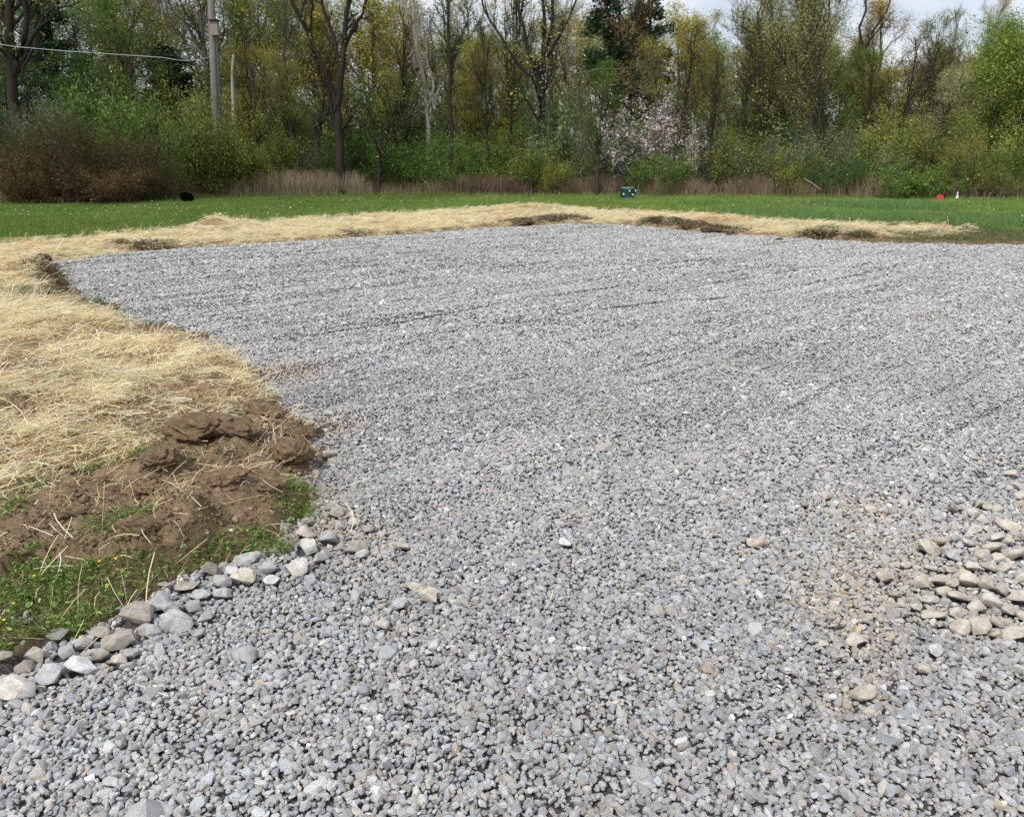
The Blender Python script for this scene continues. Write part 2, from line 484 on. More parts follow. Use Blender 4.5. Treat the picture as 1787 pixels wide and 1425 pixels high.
def gravel_zone(acc, d0, d1, sp, r0, protos, rng, layers=1, th=R(40), zo=0.):
    # jittered grid of stones between two distances
    ymax = d1; xmax = d1 * math.sin(th) + 1
    nx, ny = int(2 * xmax / sp), int(d1 / sp)
    for L in range(layers):
        X, Y = np.meshgrid(np.arange(nx) * sp - xmax, np.arange(ny) * sp + .3, indexing='ij')
        X[:, ::2] += sp / 2
        x = X.ravel() + rng.uniform(-.48, .48, X.size) * sp; y = Y.ravel() + rng.uniform(-.48, .48, X.size) * sp
        rr = np.hypot(x, y); rr = rr + rng.uniform(-.16, .16, len(rr)) * rr; ang = np.abs(np.arctan2(x, y))
        ok = (rr >= d0) & (rr < d1) & (ang < th)
        x, y = x[ok], y[ok]
        d = distpoly(x, y, GRAVEL); ing = inpoly(x, y, GRAVEL)
        edge = (vnoise(x * 5, y * 5, 55) - .5) * .14
        keep = (ing & (d > -edge)) | ((~ing) & (d < edge)) | ((~ing) & (d < .35) & (rng.random(len(x)) < .04 * np.exp(-d / .08)))
        x, y = x[keep], y[keep]
        ok = np.ones(len(x), bool)
        for fx, fy, fa, fb in FOOT:
            ok &= ((x - fx) / (fa * .84)) ** 2 + ((y - fy) / (fb * .84)) ** 2 > 1
        x, y = x[ok], y[ok]
        n = len(x)
        z = height(x, y) + rng.uniform(-.005, .008, n) + zo
        s = r0 * np.exp(rng.normal(0, .31, n))
        big = rng.random(n) < .02
        s = np.where(big, s * 1.7, s)
        scl = np.stack([s, s, s * rng.uniform(.8, 1.3, n)], 1)
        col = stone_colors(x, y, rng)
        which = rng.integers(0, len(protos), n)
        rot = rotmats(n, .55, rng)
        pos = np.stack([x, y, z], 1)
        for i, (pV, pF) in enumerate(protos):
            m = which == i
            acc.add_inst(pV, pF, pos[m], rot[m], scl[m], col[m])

def build_gravel():
    rng = np.random.default_rng(5)
    hi = [hull(19, rng, .70, 1.2) for _ in range(30)]
    mid = [hull(11, rng, .62, 1.22) for _ in range(18)]
    lo = [hull(8, rng, .6, 1.2) for _ in range(10)]
    acc = Acc()
    gravel_zone(acc, 1.0, 4.6, .0168, .0107, hi, rng)
    gravel_zone(acc, 1.0, 6.5, .0215, .0100, mid, rng, 1, zo=-.013)
    gravel_zone(acc, 1.2, 4.6, .060, .0130, hi, rng, 1)
    gravel_zone(acc, 4.6, 8, .0176, .0116, mid, rng)
    gravel_zone(acc, 8, 13, .0200, .0132, lo, rng)
    gravel_zone(acc, 13, 33, .0275, .0175, lo, rng)
    o = mobj("gravel", acc.mesh("gravel", (M_STONE,)))
    tag(o, "grey crushed limestone gravel covering the pad", "gravel", kind='stuff')
# ------------------------------------------------------------------ larger stones
def rock_protos():
    rng = np.random.default_rng(21); res = []
    for i in range(14):
        bm = bmesh.new()
        npnt = [16, 12, 20][i % 3]
        p = rng.normal(size=(npnt, 3)); p /= np.linalg.norm(p, axis=1)[:, None]
        p *= rng.uniform(.85, 1.05, npnt)[:, None]
        for q in p: bm.verts.new(q)
        bmesh.ops.convex_hull(bm, input=bm.verts)
        for v in [v for v in bm.verts if not v.link_faces]: bm.verts.remove(v)
        bmesh.ops.bevel(bm, geom=bm.edges[:], offset=.09, segments=2, affect='EDGES', profile=.6, clamp_overlap=True)
        bmesh.ops.triangulate(bm, faces=bm.faces[:])
        bmesh.ops.subdivide_edges(bm, edges=[e for e in bm.edges if e.calc_length() > .25], cuts=1, use_grid_fill=True)
        bmesh.ops.triangulate(bm, faces=bm.faces[:])
        sd_ = i * 13
        for v in bm.verts:
            c = v.co
            d = 0.10 * (float(vnoise(c.x * 2.2 + sd_, c.y * 2.2 + c.z * 1.7, 7)) - .5) + 0.13 * (float(vnoise(c.x * 4 + sd_, c.z * 4 + c.y * 3, 8)) - .5)
            v.co = c * (1 + d)
        me = bpy.data.meshes.new("stone"); bm.to_mesh(me); bm.free()
        me.polygons.foreach_set('use_smooth', np.ones(len(me.polygons), dtype=bool))
        me.materials.append(M_ROCK)
        try: me.set_sharp_from_angle(angle=R(32))
        except Exception: pass
        me.update(); res.append(me)
    return res
ROCKP = rock_protos()
RC = dict(pale=(.60, .57, .52), grey=(.45, .445, .44), lilac=(.47, .465, .47), white=(.64, .64, .65), brown=(.39, .36, .31), tan=(.55, .50, .425),
          dark=(.24, .23, .205), beige=(.55, .51, .445), cream=(.60, .555, .475), pinkish=(.50, .42, .36))
ORD = ["first", "second", "third", "fourth", "fifth", "sixth", "seventh", "eighth", "ninth", "tenth", "eleventh", "twelfth", "thirteenth", "fourteenth",
       "fifteenth", "sixteenth", "seventeenth", "eighteenth", "nineteenth", "twentieth"]
CN = dict(pale="pale beige", grey="grey", lilac="smooth grey", white="white", brown="brown", tan="tan", dark="dark mossy", beige="beige", cream="cream white", pinkish="pinkish")
_rk = [0]
FOOT = []
def rock(px, py, wpx, hpx, c, label, group=None, name="rock", sink=.30):
    rnd = random.Random(_rk[0] * 77 + 5)
    me = ROCKP[_rk[0] % len(ROCKP)]; _rk[0] += 1
    o = bpy.data.objects.new(name, me)
    g = gp(px, py + hpx * .10)
    dep = depth_of(g)
    wx = wpx / FPX * dep / 2
    el = math.atan2(CAMH, g[1])
    hz = hpx / FPX * dep / 2
    # apparent height mixes real height and depth extent
    zz = hz * .88; yy = min(wx * .85, max(hz * 1.0, wx * .6))
    zc = float(height(np.array([g[0]]), np.array([g[1]]))[0])
    o.location = (g[0], g[1], zc + zz * (1 - 2 * sink) + .012)
    o.scale = (wx * 1.16, yy * 1.08, zz * 1.08)
    o.rotation_euler = (rnd.uniform(-.35, .35), rnd.uniform(-.4, .4), rnd.uniform(-.5, .5))
    k = rnd.uniform(.88, 1.12); col = RC[c]
    o.color = (min(.85, col[0] * k), min(.85, col[1] * k), min(.85, col[2] * k), 1)
    FOOT.append((g[0], g[1], wx, yy))
    S.collection.objects.link(o)
    tag(o, label, "rock", group)
    return o

BORDER = [(28, 1194, 66, 52, 'pale', 'largest pale boulder'), (86, 1172, 48, 40, 'lilac', 'rounded'), (140, 1158, 62, 36, 'white', 'angular'), (47, 1158, 40, 26, 'brown', 'flat'),
  (65, 1140, 42, 34, 'brown', 'angular'), (110, 1136, 46, 36, 'grey', 'blocky'), (144, 1122, 34, 34, 'grey', 'upright'), (102, 1108, 54, 28, 'dark', 'flat'),
  (175, 1138, 40, 30, 'brown', 'blocky'), (202, 1117, 70, 36, 'brown', 'wide'), (176, 1103, 44, 26, 'brown', 'flat'), (238, 1074, 66, 54, 'brown', 'large upright'),
  (286, 1054, 48, 42, 'grey', 'tall'), (261, 1097, 42, 32, 'grey', 'squarish'), (207, 1146, 46, 20, 'tan', 'flat'), (308, 1084, 60, 40, 'grey', 'broad'),
  (332, 1058, 44, 36, 'grey', 'blocky'), (358, 1074, 34, 26, 'lilac', 'egg shaped'), (326, 1028, 62, 18, 'brown', 'thin flat'), (350, 1040, 42, 16, 'grey', 'thin flat'),
  (386, 1019, 38, 26, 'grey', 'angular'), (368, 1002, 36, 26, 'dark', 'wedge shaped'), (424, 1010, 56, 38, 'cream', 'large angular'), (470, 994, 38, 30, 'grey', 'smooth'),
  (430, 983, 48, 18, 'grey', 'flat'), (521, 993, 44, 40, 'pale', 'round'), (473, 1013, 30, 20, 'white', 'small'), (392, 1036, 44, 20, 'grey', 'flat'),
  (535, 961, 44, 36, 'pale', 'domed'), (561, 973, 38, 30, 'grey', 'angular'), (572, 947, 36, 30, 'grey', 'rounded'), (535, 940, 36, 26, 'beige', 'rounded'),
  (350, 1102, 24, 20, 'lilac', 'small'), (434, 1146, 56, 28, 'grey', 'big flat topped'), (595, 928, 24, 20, 'grey', 'small'), (619, 921, 24, 20, 'cream', 'small'),
  (621, 960, 52, 34, 'brown', 'long tilted'), (632, 970, 26, 20, 'grey', 'small'), (645, 928, 22, 18, 'brown', 'small'), (590, 905, 34, 24, 'brown', 'flat'),
  (300, 1062, 34, 26, 'grey', 'small'), (405, 1002, 26, 18, 'white', 'small'), (228, 1135, 30, 22, 'lilac', 'small'), (25, 1222, 30, 22, 'grey', 'small'), (5, 1150, 36, 20, 'brown', 'flat'), (540, 920, 26, 18, 'brown', 'small')]
BORDER.sort(key=lambda r: r[0])
for i, (px, py, ww, hh, c, ds) in enumerate(BORDER):
    if px < 205: k, seg = sum(1 for q in BORDER[:i] if q[0] < 205), "in the lower left row"
    elif px < 415: k, seg = sum(1 for q in BORDER[:i] if 205 <= q[0] < 415), "along the middle stone edge"
    else: k, seg = sum(1 for q in BORDER[:i] if q[0] >= 415), "in the cluster ending the stone edge"
    rock(px, py, ww, hh, c, "%s %s rock, %s from left %s" % (ds, CN[c] if 'pale' not in ds else 'beige', ORD[k], seg), "rocks edging the gravel beside the weeds")

SINGLES = [(751, 1045, 40, 34, 'cream', 'blocky cream stone lying alone left of centre on the gravel'), (724, 1029, 34, 18, 'beige', 'flat beige stone just left of the blocky cream stone'),
  (696, 1060, 30, 34, 'grey', 'pale grey slab set in gravel left of the blocky cream stone'), (668, 1098, 30, 24, 'beige', 'small beige stone below the pale grey slab'),
  (986, 952, 26, 18, 'white', 'round white stone alone near the middle of the gravel'), (574, 787, 24, 20, 'beige', 'beige stone by the gravel edge beside the soil clod'),
  (540, 744, 26, 18, 'pinkish', 'pinkish stone at the gravel edge below the straw'), (703, 960, 22, 16, 'tan', 'small tan stone right of the rock cluster at the edge'),
  (1317, 948, 44, 17, 'pinkish', 'long flat pinkish slab lying alone on the gravel'), (1443, 868, 24, 20, 'tan', 'tan stone standing proud in the gravel above the pinkish slab'),
  (1403, 884, 20, 12, 'brown', 'flat brown stone left of the tan stone standing proud'), (1320, 870, 18, 15, 'cream', 'small cream stone above the pinkish slab'),
  (1519, 893, 24, 16, 'tan', 'low tan stone in the gravel between the pinkish slab and cobble patch'), (1494, 1117, 44, 22, 'tan', 'flat orange tan stone in the stained gravel'),
  (1613, 1170, 32, 18, 'tan', 'brownish stone below the cobble patch'), (1632, 1136, 26, 22, 'white', 'whitish stone just below the cobble patch'),
  (1506, 1212, 46, 32, 'tan', 'large tan block alone in the lower right gravel'), (1454, 1221, 18, 18, 'white', 'small white stone touching left of the large tan block'),
  (1436, 1133, 20, 15, 'cream', 'small cream stone in gravel left of the orange tan stone'), (1690, 571, 16, 8, 'beige', 'tiny beige stone far off on the right of the pad'), (1760, 556, 20, 9, 'brown', 'brown stone far off at the right side of the pad'),
  (574, 722, 20, 12, 'grey', 'grey stone in the gravel beside the dark clod below the straw'), (1760, 850, 16, 12, 'beige', 'beige pebble above the cobble patch')]
for px, py, ww, hh, c, lb in SINGLES: rock(px, py, ww, hh, c, lb)

PATCH = [(1541, 1012, 40, 28, 't'), (1604, 1019, 30, 28, 'b'), (1619, 960, 54, 28, 't'), (1666, 972, 38, 22, 'g'), (1640, 947, 26, 22, 't'), (1627, 993, 30, 18, 'b'), (1641, 1014, 38, 24, 'b'),
  (1689, 1013, 40, 34, 't'), (1719, 1021, 30, 34, 'b'), (1676, 1043, 54, 24, 't'), (1622, 1046, 36, 20, 'b'), (1645, 1032, 32, 18, 't'), (1729, 1052, 36, 30, 'b'), (1705, 1061, 44, 26, 'b'),
  (1629, 1074, 48, 20, 't'), (1578, 1071, 30, 18, 't'), (1669, 1071, 28, 20, 'b'), (1675, 1098, 34, 38, 't'), (1705, 1094, 46, 40, 't'), (1747, 1086, 44, 22, 'b'), (1771, 1106, 54, 26, 'p'),
  (1736, 1106, 28, 20, 't'), (1761, 1066, 32, 22, 'b'), (1778, 1045, 40, 28, 't'), (1745, 1032, 32, 20, 't'), (1775, 1013, 36, 22, 'p'), (1754, 992, 34, 20, 'b'), (1773, 971, 44, 24, 'b'),
  (1733, 955, 44, 22, 't'), (1713, 967, 28, 24, 't'), (1740, 976, 26, 20, 'b'), (1694, 925, 44, 24, 'p'), (1738, 939, 30, 18, 'b'), (1761, 919, 40, 26, 't'), (1650, 922, 30, 16, 'b'), (1661, 888, 24, 24, 'n'),
  (1696, 895, 20, 20, 'b'), (1709, 878, 34, 18, 'p'), (1725, 884, 22, 18, 't'), (1743, 887, 28, 20, 'p'), (1782, 881, 26, 16, 'b'), (1782, 847, 28, 16, 'b'), (1764, 825, 26, 14, 'p'), (1717, 906, 24, 20, 'b'),
  (1743, 911, 24, 18, 't'), (1778, 864, 28, 16, 'p'), (1694, 990, 28, 22, 'b'), (1727, 992, 26, 22, 'b'), (1661, 1017, 26, 20, 't'), (1668, 942, 26, 18, 'g'), (1690, 950, 24, 16, 'b'), (1786, 940, 26, 20, 't'), (1600, 1060, 24, 14, 't'),
  (1655, 995, 22, 16, 'b'), (1640, 1090, 22, 14, 'n'), (1760, 946, 22, 16, 'b'), (1786, 1075, 28, 20, 't'), (1560, 1040, 24, 14, 'n'), (1580, 990, 22, 14, 't'), (1722, 925, 20, 14, 'b')]
PM = dict(t='tan', b='beige', g='grey', p='cream', n='brown')
rows_ = [(0, 870), (870, 932), (932, 984), (984, 1025), (1025, 1064), (1064, 1300)]
rown = ["back", "second", "third", "fourth", "fifth", "front"]
PATCH.sort(key=lambda r: r[0])
cnt = [0] * 6
for px, py, ww, hh, c in PATCH:
    r = next(i for i, (a, b) in enumerate(rows_) if a <= py < b)
    rock(px, py, ww, hh, PM[c], "%s %s cobble, %s from left in %s row of right hand patch" % ("large" if ww > 40 else "small" if ww < 27 else "rounded", CN[PM[c]], ORD[cnt[r]], rown[r]),
         "cobbles bedded in the patch at the right edge", "cobble")
    cnt[r] += 1

build_gravel()

# ------------------------------------------------------------------ clods of soil
def clod_mesh(seed):
    bm = bmesh.new(); bmesh.ops.create_icosphere(bm, subdivisions=5, radius=1)
    P = np.array([v.co[:] for v in bm.verts])
    s = seed * 31.7
    d = -.55 * np.abs(fbm(P[:, 0] * 2.1 + P[:, 2] * 1.3 + s, P[:, 1] * 2.1 - P[:, 2], 13, 3) - .5) * 2 + .18 + .55 * (fbm(P[:, 0] * 1.4 + s, P[:, 1] * 1.4 + P[:, 2] * .9, 3, 2) - .5) + .40 * (fbm(P[:, 0] * 3.6 + P[:, 2] * 2 + s, P[:, 1] * 3.6 - P[:, 2] * 2.5, 4, 3) - .5)
    d += .34 * (fbm(P[:, 0] * 9 + P[:, 2] * 6 + s, P[:, 1] * 9 - P[:, 2] * 7, 6, 4, .6) - .5)
    P = P * (1 + d)[:, None]
    F = np.array([[v.index for v in f.verts] for f in bm.faces]); bm.free()
    c = np.array([.195, .135, .082]) * (1 if seed < 6 else .5) * (.55 + .9 * fbm(P[:, 0] * 4 + s, P[:, 1] * 4 + P[:, 2] * 3, 9, 3))[:, None]
    return raw_mesh("dirt_clod", P, F, 3, c, True, (M_SOIL,))
CLODP = [clod_mesh(i) for i in range(10)]
CLODS = [(345, 790, 96, 46, "largest brown clod at the lower edge of the straw"), (415, 786, 66, 40, "brown clod with green weeds right beside the largest clod"), (505, 815, 72, 44, "rounded brown clod nearest the gravel edge"),
  (282, 838, 62, 44, "crumbly brown clod left of the grass tuft in bare soil"), (455, 735, 80, 30, "dark clod under the last straw by the gravel"), (520, 765, 50, 26, "flat dark clod touching gravel below the straw"),
  (338, 604, 42, 18, "dark clod sitting on the gravel edge beside upright straw"), (292, 588, 56, 20, "mossy clod at the edge of the straw behind the upright straw"), (180, 548, 46, 18, "dark turf clod half covered by straw on the left"),
  (66, 460, 34, 16, "rounded clod at the far left corner of the pad"), (92, 478, 26, 16, "dark clod just below the corner of the pad"), (105, 508, 26, 12, "small dark clod below the pad corner in straw"),
  (210, 432, 34, 14, "brown hump of soil in the back straw strip at left"), (413, 412, 24, 8, "small dark clod in the back straw strip near the heap"), (448, 226 + 187, 20, 6, "flat dark clod right of the small clod in back straw"),
  (962, 386, 66, 12, "long dark soil lump where the back straw meets gravel"), (905, 391, 50, 10, "dark soil lump left of the long lump at the back edge"), (1020, 386, 26, 8, "small soil lump right of the long lump at the back edge"),
  (1150, 392, 30, 11, "soil lump left in the row at the back right edge"), (1180, 392, 34, 14, "peaked soil lump in the row at the back right edge"), (1215, 398, 46, 14, "broad soil lump in the row at the back right edge"),
  (1250, 402, 40, 12, "low soil lump in the row at the back right edge"), (1278, 407, 20, 8, "last small soil lump of the row at the back right edge"), (1360, 416, 14, 7, "tiny brown clod alone on the back right straw"),
  (1440, 412, 44, 14, "green topped soil lump in the right part of the back straw"), (1490, 414, 36, 11, "brown soil lump next to the green topped lump"), (1680, 419, 22, 10, "reddish clod near the right end of the back straw"), (1752, 398, 20, 6, "brown clod in the grass at the right edge"),
  (240, 880, 60, 26, "brown clod in bare soil behind the weeds"), (385, 905, 84, 26, "wide flat crust of brown soil above the weeds"), (250, 970, 66, 28, "broken clod at the lower rim of the soil"), (470, 890, 50, 34, "brown clod at the right end of the bare soil"), (130, 925, 60, 24, "low clod in bare soil at the left"), (40, 960, 60, 26, "brown clod at the left edge above the weeds")]
for i, (px, py, ww, hh, lb) in enumerate(CLODS):
    o = bpy.data.objects.new("dirt_clod", CLODP[i % 6 if py > 560 else 6 + i % 4])
    g = gp(px, py + hh * .25); dep = depth_of(g)
    wx = ww / FPX * dep / 2; hz = hh / FPX * dep / 2
    el = math.atan2(CAMH, g[1])
    zz = min(hz * 1.0, wx * .6) if py > 560 else hz * 1.15; yy = max(wx * .55, min(wx, hz / max(math.sin(el), .2) * .6)) if py > 560 else min(wx * .8, .35)
    zc = float(height(np.array([g[0]]), np.array([g[1]]))[0])
    o.location = (g[0], g[1] + yy * .3, zc + zz * .1)
    o.scale = (wx * 1.05, yy, zz * (.9 if py > 560 else .8)); o.rotation_euler = (random.uniform(-.2, .2), random.uniform(-.2, .2), random.uniform(-.8, .8))
    S.collection.objects.link(o)
    tag(o, lb, "clod", "clods of soil along the edge of the straw")

# ------------------------------------------------------------------ ribbons: straw and grass blades
def ribbons(acc, P, width, col, flat=True, rng=RNG, taper=True):
    """P (n,k,3) centre lines; width (n,)"""
    n, k, _ = P.shape
    T = np.gradient(P, axis=1); T /= np.linalg.norm(T, axis=2)[:, :, None] + 1e-9
    up = rng.normal(size=(n, 1, 3)) * .45 + np.array([0, 0, 1.0]) if flat else rng.normal(size=(n, 1, 3)) * np.array([1, 1, .1])
    side = np.cross(T, np.broadcast_to(up, T.shape)); side /= np.linalg.norm(side, axis=2)[:, :, None] + 1e-9
    wv = np.ones(k)
    if taper: wv = np.linspace(1, .25, k)
    off = side * (width[:, None] * wv[None, :] / 2)[:, :, None]
    V = np.stack([P - off, P + off], 2).reshape(n, 2 * k, 3)
    f = np.array([[2 * i, 2 * i + 1, 2 * i + 3, 2 * i + 2] for i in range(k - 1)])
    F = f[None] + (np.arange(n) * 2 * k)[:, None, None]
    acc.add(V.reshape(-1, 3), F.reshape(-1, 4), np.repeat(col, 2 * k, axis=0))

STRAW_HOLES = [(*gp(a, b)[:2], r) for a, b, r in [(60, 655, .3), (110, 690, .22), (60, 740, .2), (130, 860, .3), (60, 760, .2), (150, 620, .16), (350, 800, .28), (420, 785, .2), (450, 735, .16), (500, 810, .22), (280, 840, .22),
   (380, 690, .12), (340, 735, .10), (160, 740, .14), (66, 461, .35), (95, 482, .25), (106, 508, .2), (180, 548, .2), (290, 588, .2), (338, 604, .18), (50, 520, .25), (20, 478, .25), (210, 432, .4), (413, 412, .4), (962, 387, .9), (905, 392, .6),
   (1150, 394, .5), (1180, 394, .5), (1215, 399, .7), (1250, 402, .6), (1440, 413, .7), (1490, 415, .6), (1360, 416, .2), (1560, 414, .6), (1640, 412, .5), (150, 800, .12), (30, 830, .18), (220, 600, .1), (250, 690, .08)]]
def straw_cover(x, y):
    wx = x + (vnoise(x * 4, y * 4, 71) - .5) * .30; wy = y + (vnoise(x * 4, y * 4, 73) - .5) * .30
    m = inpoly(wx, wy, STRAW_A).astype(float)
    dd = distpoly(wx, wy, STRAW_A)
    m *= .55 + .45 * sstep(0, .25, dd)
    h = np.zeros_like(x)
    for bx, by, r in STRAW_HOLES:
        h = np.maximum(h, np.exp(-(((x - bx) / r) ** 2 + ((y - by) / r) ** 2) ** 2))
    m *= 1 - .90 * h
    m *= .10 + .90 * sstep(.36, .50, fbm(x * 2.4, y * 2.4, 83, 3))
    return m

def straw_strands(acc, x, y, rng, wscale=1.0, zlift=.05, stiff=.12, lmin=.10, lmax=.34, upright=.03):
    n = len(x)
    flow = (fbm(x * .9, y * .9, 101, 2) - .5) * 5.0 + .25
    a = flow + rng.normal(0, 1.05, n)
    L = rng.uniform(lmin, lmax, n); k = 4
    el = rng.normal(0, stiff, n)
    el = np.where(rng.random(n) < upright, rng.uniform(.3, 1.2, n), el)
    t = np.linspace(-.5, .5, k)
    bend = rng.normal(0, .30, n)
    aa = a[:, None] + bend[:, None] * t[None, :] * 2
    dx = np.cos(aa); dy = np.sin(aa)
    X = x[:, None] + np.cumsum(dx * L[:, None] / k, 1) - dx * L[:, None] / 2
    Y = y[:, None] + np.cumsum(dy * L[:, None] / k, 1) - dy * L[:, None] / 2
    z0 = height(x, y) + .006 + rng.random(n) ** 1.6 * zlift * (.35 + 1.3 * sstep(.35, .65, fbm(x * 3.2, y * 3.2, 121, 3)))
    Z = z0[:, None] + np.abs(np.sin(el))[:, None] * L[:, None] * (t + .5)[None, :] - .018 * (4 * t * t)[None, :] * rng.random(n)[:, None]
    P = np.stack([X, Y, Z], 2)
    c1 = np.array([.95, .71, .40]); c2 = np.array([.97, .86, .60]); c3 = np.array([.72, .40, .19])
    kk = rng.random(n)[:, None]
    col = c1 * (1 - kk) + c2 * kk
    org = (sstep(.60, .74, fbm(x * 1.1, y * 1.1, 109, 3)) * .40)[:, None]
    col = col * (1 - org) + c3 * org
    col = np.where((rng.random(n) < .07)[:, None], col * np.array([.5, .45, .38]), col)
    col = np.clip(col * np.exp(rng.normal(0, .22, n))[:, None], 0, .93)
    ribbons(acc, P, rng.uniform(.0016, .0034, n) * np.where(rng.random(n) < .25, 1.55, 1.0) * wscale, col, True, rng, False)

def build_crumbs():
    rng = np.random.default_rng(31); acc = Acc()
    pr = [hull(14, rng, .75, 1.1) for _ in range(10)]
    n = 110000
    x = rng.uniform(-4.5, .1, n); y = rng.uniform(2.0, 6.5, n)
    wx = x + (vnoise(x * 6, y * 6, 91) - .5) * .22; wy = y + (vnoise(x * 6, y * 6, 93) - .5) * .22
    ok = ~inpoly(x, y, GRAVEL) & ~inpoly(wx, wy, WEEDS)
    ok &= rng.random(n) < .25 + .9 * sstep(.4, .6, fbm(x * 5, y * 5, 205, 2))
    x, y = x[ok], y[ok]; n = len(x)
    s = .0040 * np.exp(rng.normal(0, .70, n)); s = np.clip(s, .0015, .026)
    c = np.array([.225, .160, .100]) * np.exp(rng.normal(0, .30, n))[:, None]
    z = height(x, y) + s * .2
    w = rng.integers(0, 10, n); rot = rotmats(n, .6, rng)
    for i in range(10):
        m = w == i
        acc.add_inst(pr[i][0], pr[i][1], np.stack([x, y, z], 1)[m], rot[m], np.repeat(s[m][:, None], 3, 1), c[m])
    o = mobj("soil_crumbs", acc.mesh("soil_crumbs", (M_SOIL,), True))
    tag(o, "small brown crumbs of soil over the dug earth", "soil crumbs", kind='stuff')
build_crumbs()

def build_straw():
    rng = np.random.default_rng(9); acc = Acc()
    # dense mat
    for (x0, x1, y0, y1, dens, ws, lm) in ((-9, 0.2, 1.5, 6.2, 4300, 1.15, .24), (-12, -.5, 6.2, 12, 2300, 1.5, .30), (-26, 24, 12, 34, 1700, 2.2, .30)):
        n = int((x1 - x0) * (y1 - y0) * dens)
        x = rng.uniform(x0, x1, n); y = rng.uniform(y0, y1, n)
        ok = np.abs(np.arctan2(x, y)) < R(38)
        x, y = x[ok], y[ok]
        c = straw_cover(x, y); ok = rng.random(len(x)) < c
        x, y = x[ok], y[ok]
        far = y > 12
        straw_strands(acc, x, y, rng, ws, (.075 if y0 < 12 else .09), (.10 if y0 < 12 else .06), .10, lm, .03 if y0 < 12 else .012)
    # strewn strands over soil, weeds, rocks and the nearest gravel
    x = rng.uniform(-3.2, .2, 9000); y = rng.uniform(1.7, 5.2, 9000)
    reg = ~inpoly(x, y, GRAVEL)
    p = np.where(reg, .20 + .30 * sstep(3.0, 4.0, y), .0)
    p = np.where(inpoly(x, y, WEEDS), .11, p)
    d = distpoly(x, y, GRAVEL)
    p = np.where(~reg, .030 * np.exp(-d / .35) + .0015, p)
    ok = rng.random(len(x)) < p
    straw_strands(acc, x[ok], y[ok], rng, 1.0, .035, .14, .05, .24, .05)
    x = rng.uniform(-1.5, 3.5, 130); y = rng.uniform(1.7, 6, 130); ok = inpoly(x, y, GRAVEL) & (rng.random(130) < .5)
    straw_strands(acc, x[ok], y[ok], rng, .8, .02, .05, .04, .12, 0)
    # a few long ones where the photograph shows them
    for px, py, L in [(660, 1060, .5), (1010, 1130, .17), (250, 1180, .35), (90, 1200, .4), (40, 1260, .3), (600, 1010, .15), (1270, 900, .12), (370, 1230, .12)]:
        g = gp(px, py, .03)
        straw_strands(acc, np.array([g[0]]), np.array([g[1]]), rng, 1.1, .015, .03, L, L + .01, 0)
    # upright stalks at the edge
    for px, py in [(452, 690), (456, 660), (462, 655), (470, 690), (311, 590), (228, 1070), (135, 1120), (245, 1050), (85, 1010), (130, 1060)]:
        g = gp(px, py, .02)
        xx = np.full(3, g[0]) + rng.normal(0, .03, 3); yy = np.full(3, g[1]) + rng.normal(0, .03, 3)
        straw_strands(acc, xx, yy, rng, 1.1, .01, .1, .14, .24, 1.0)
    o = mobj("straw", acc.mesh("straw", (M_STRAW,)))
    tag(o, "golden straw mulch strewn over the soil beside the gravel", "straw", kind='stuff')
build_straw()

def blades(acc, x, y, hgt, wid, col, rng, lean=.35, k=3, z=None):
    n = len(x)
    a = rng.uniform(0, 2 * np.pi, n); ln = np.abs(rng.normal(0, lean, n)) + .05
    t = np.linspace(0, 1, k)
    r = (ln * hgt)[:, None] * (t ** 1.7)[None, :]
    z0 = (height(x, y) if z is None else z) - .01
    P = np.stack([x[:, None] + np.cos(a)[:, None] * r, y[:, None] + np.sin(a)[:, None] * r, z0[:, None] + hgt[:, None] * t[None, :] * (1 - .25 * ln[:, None] * t[None, :])], 2)
    ribbons(acc, P, wid, col, False, rng, True)

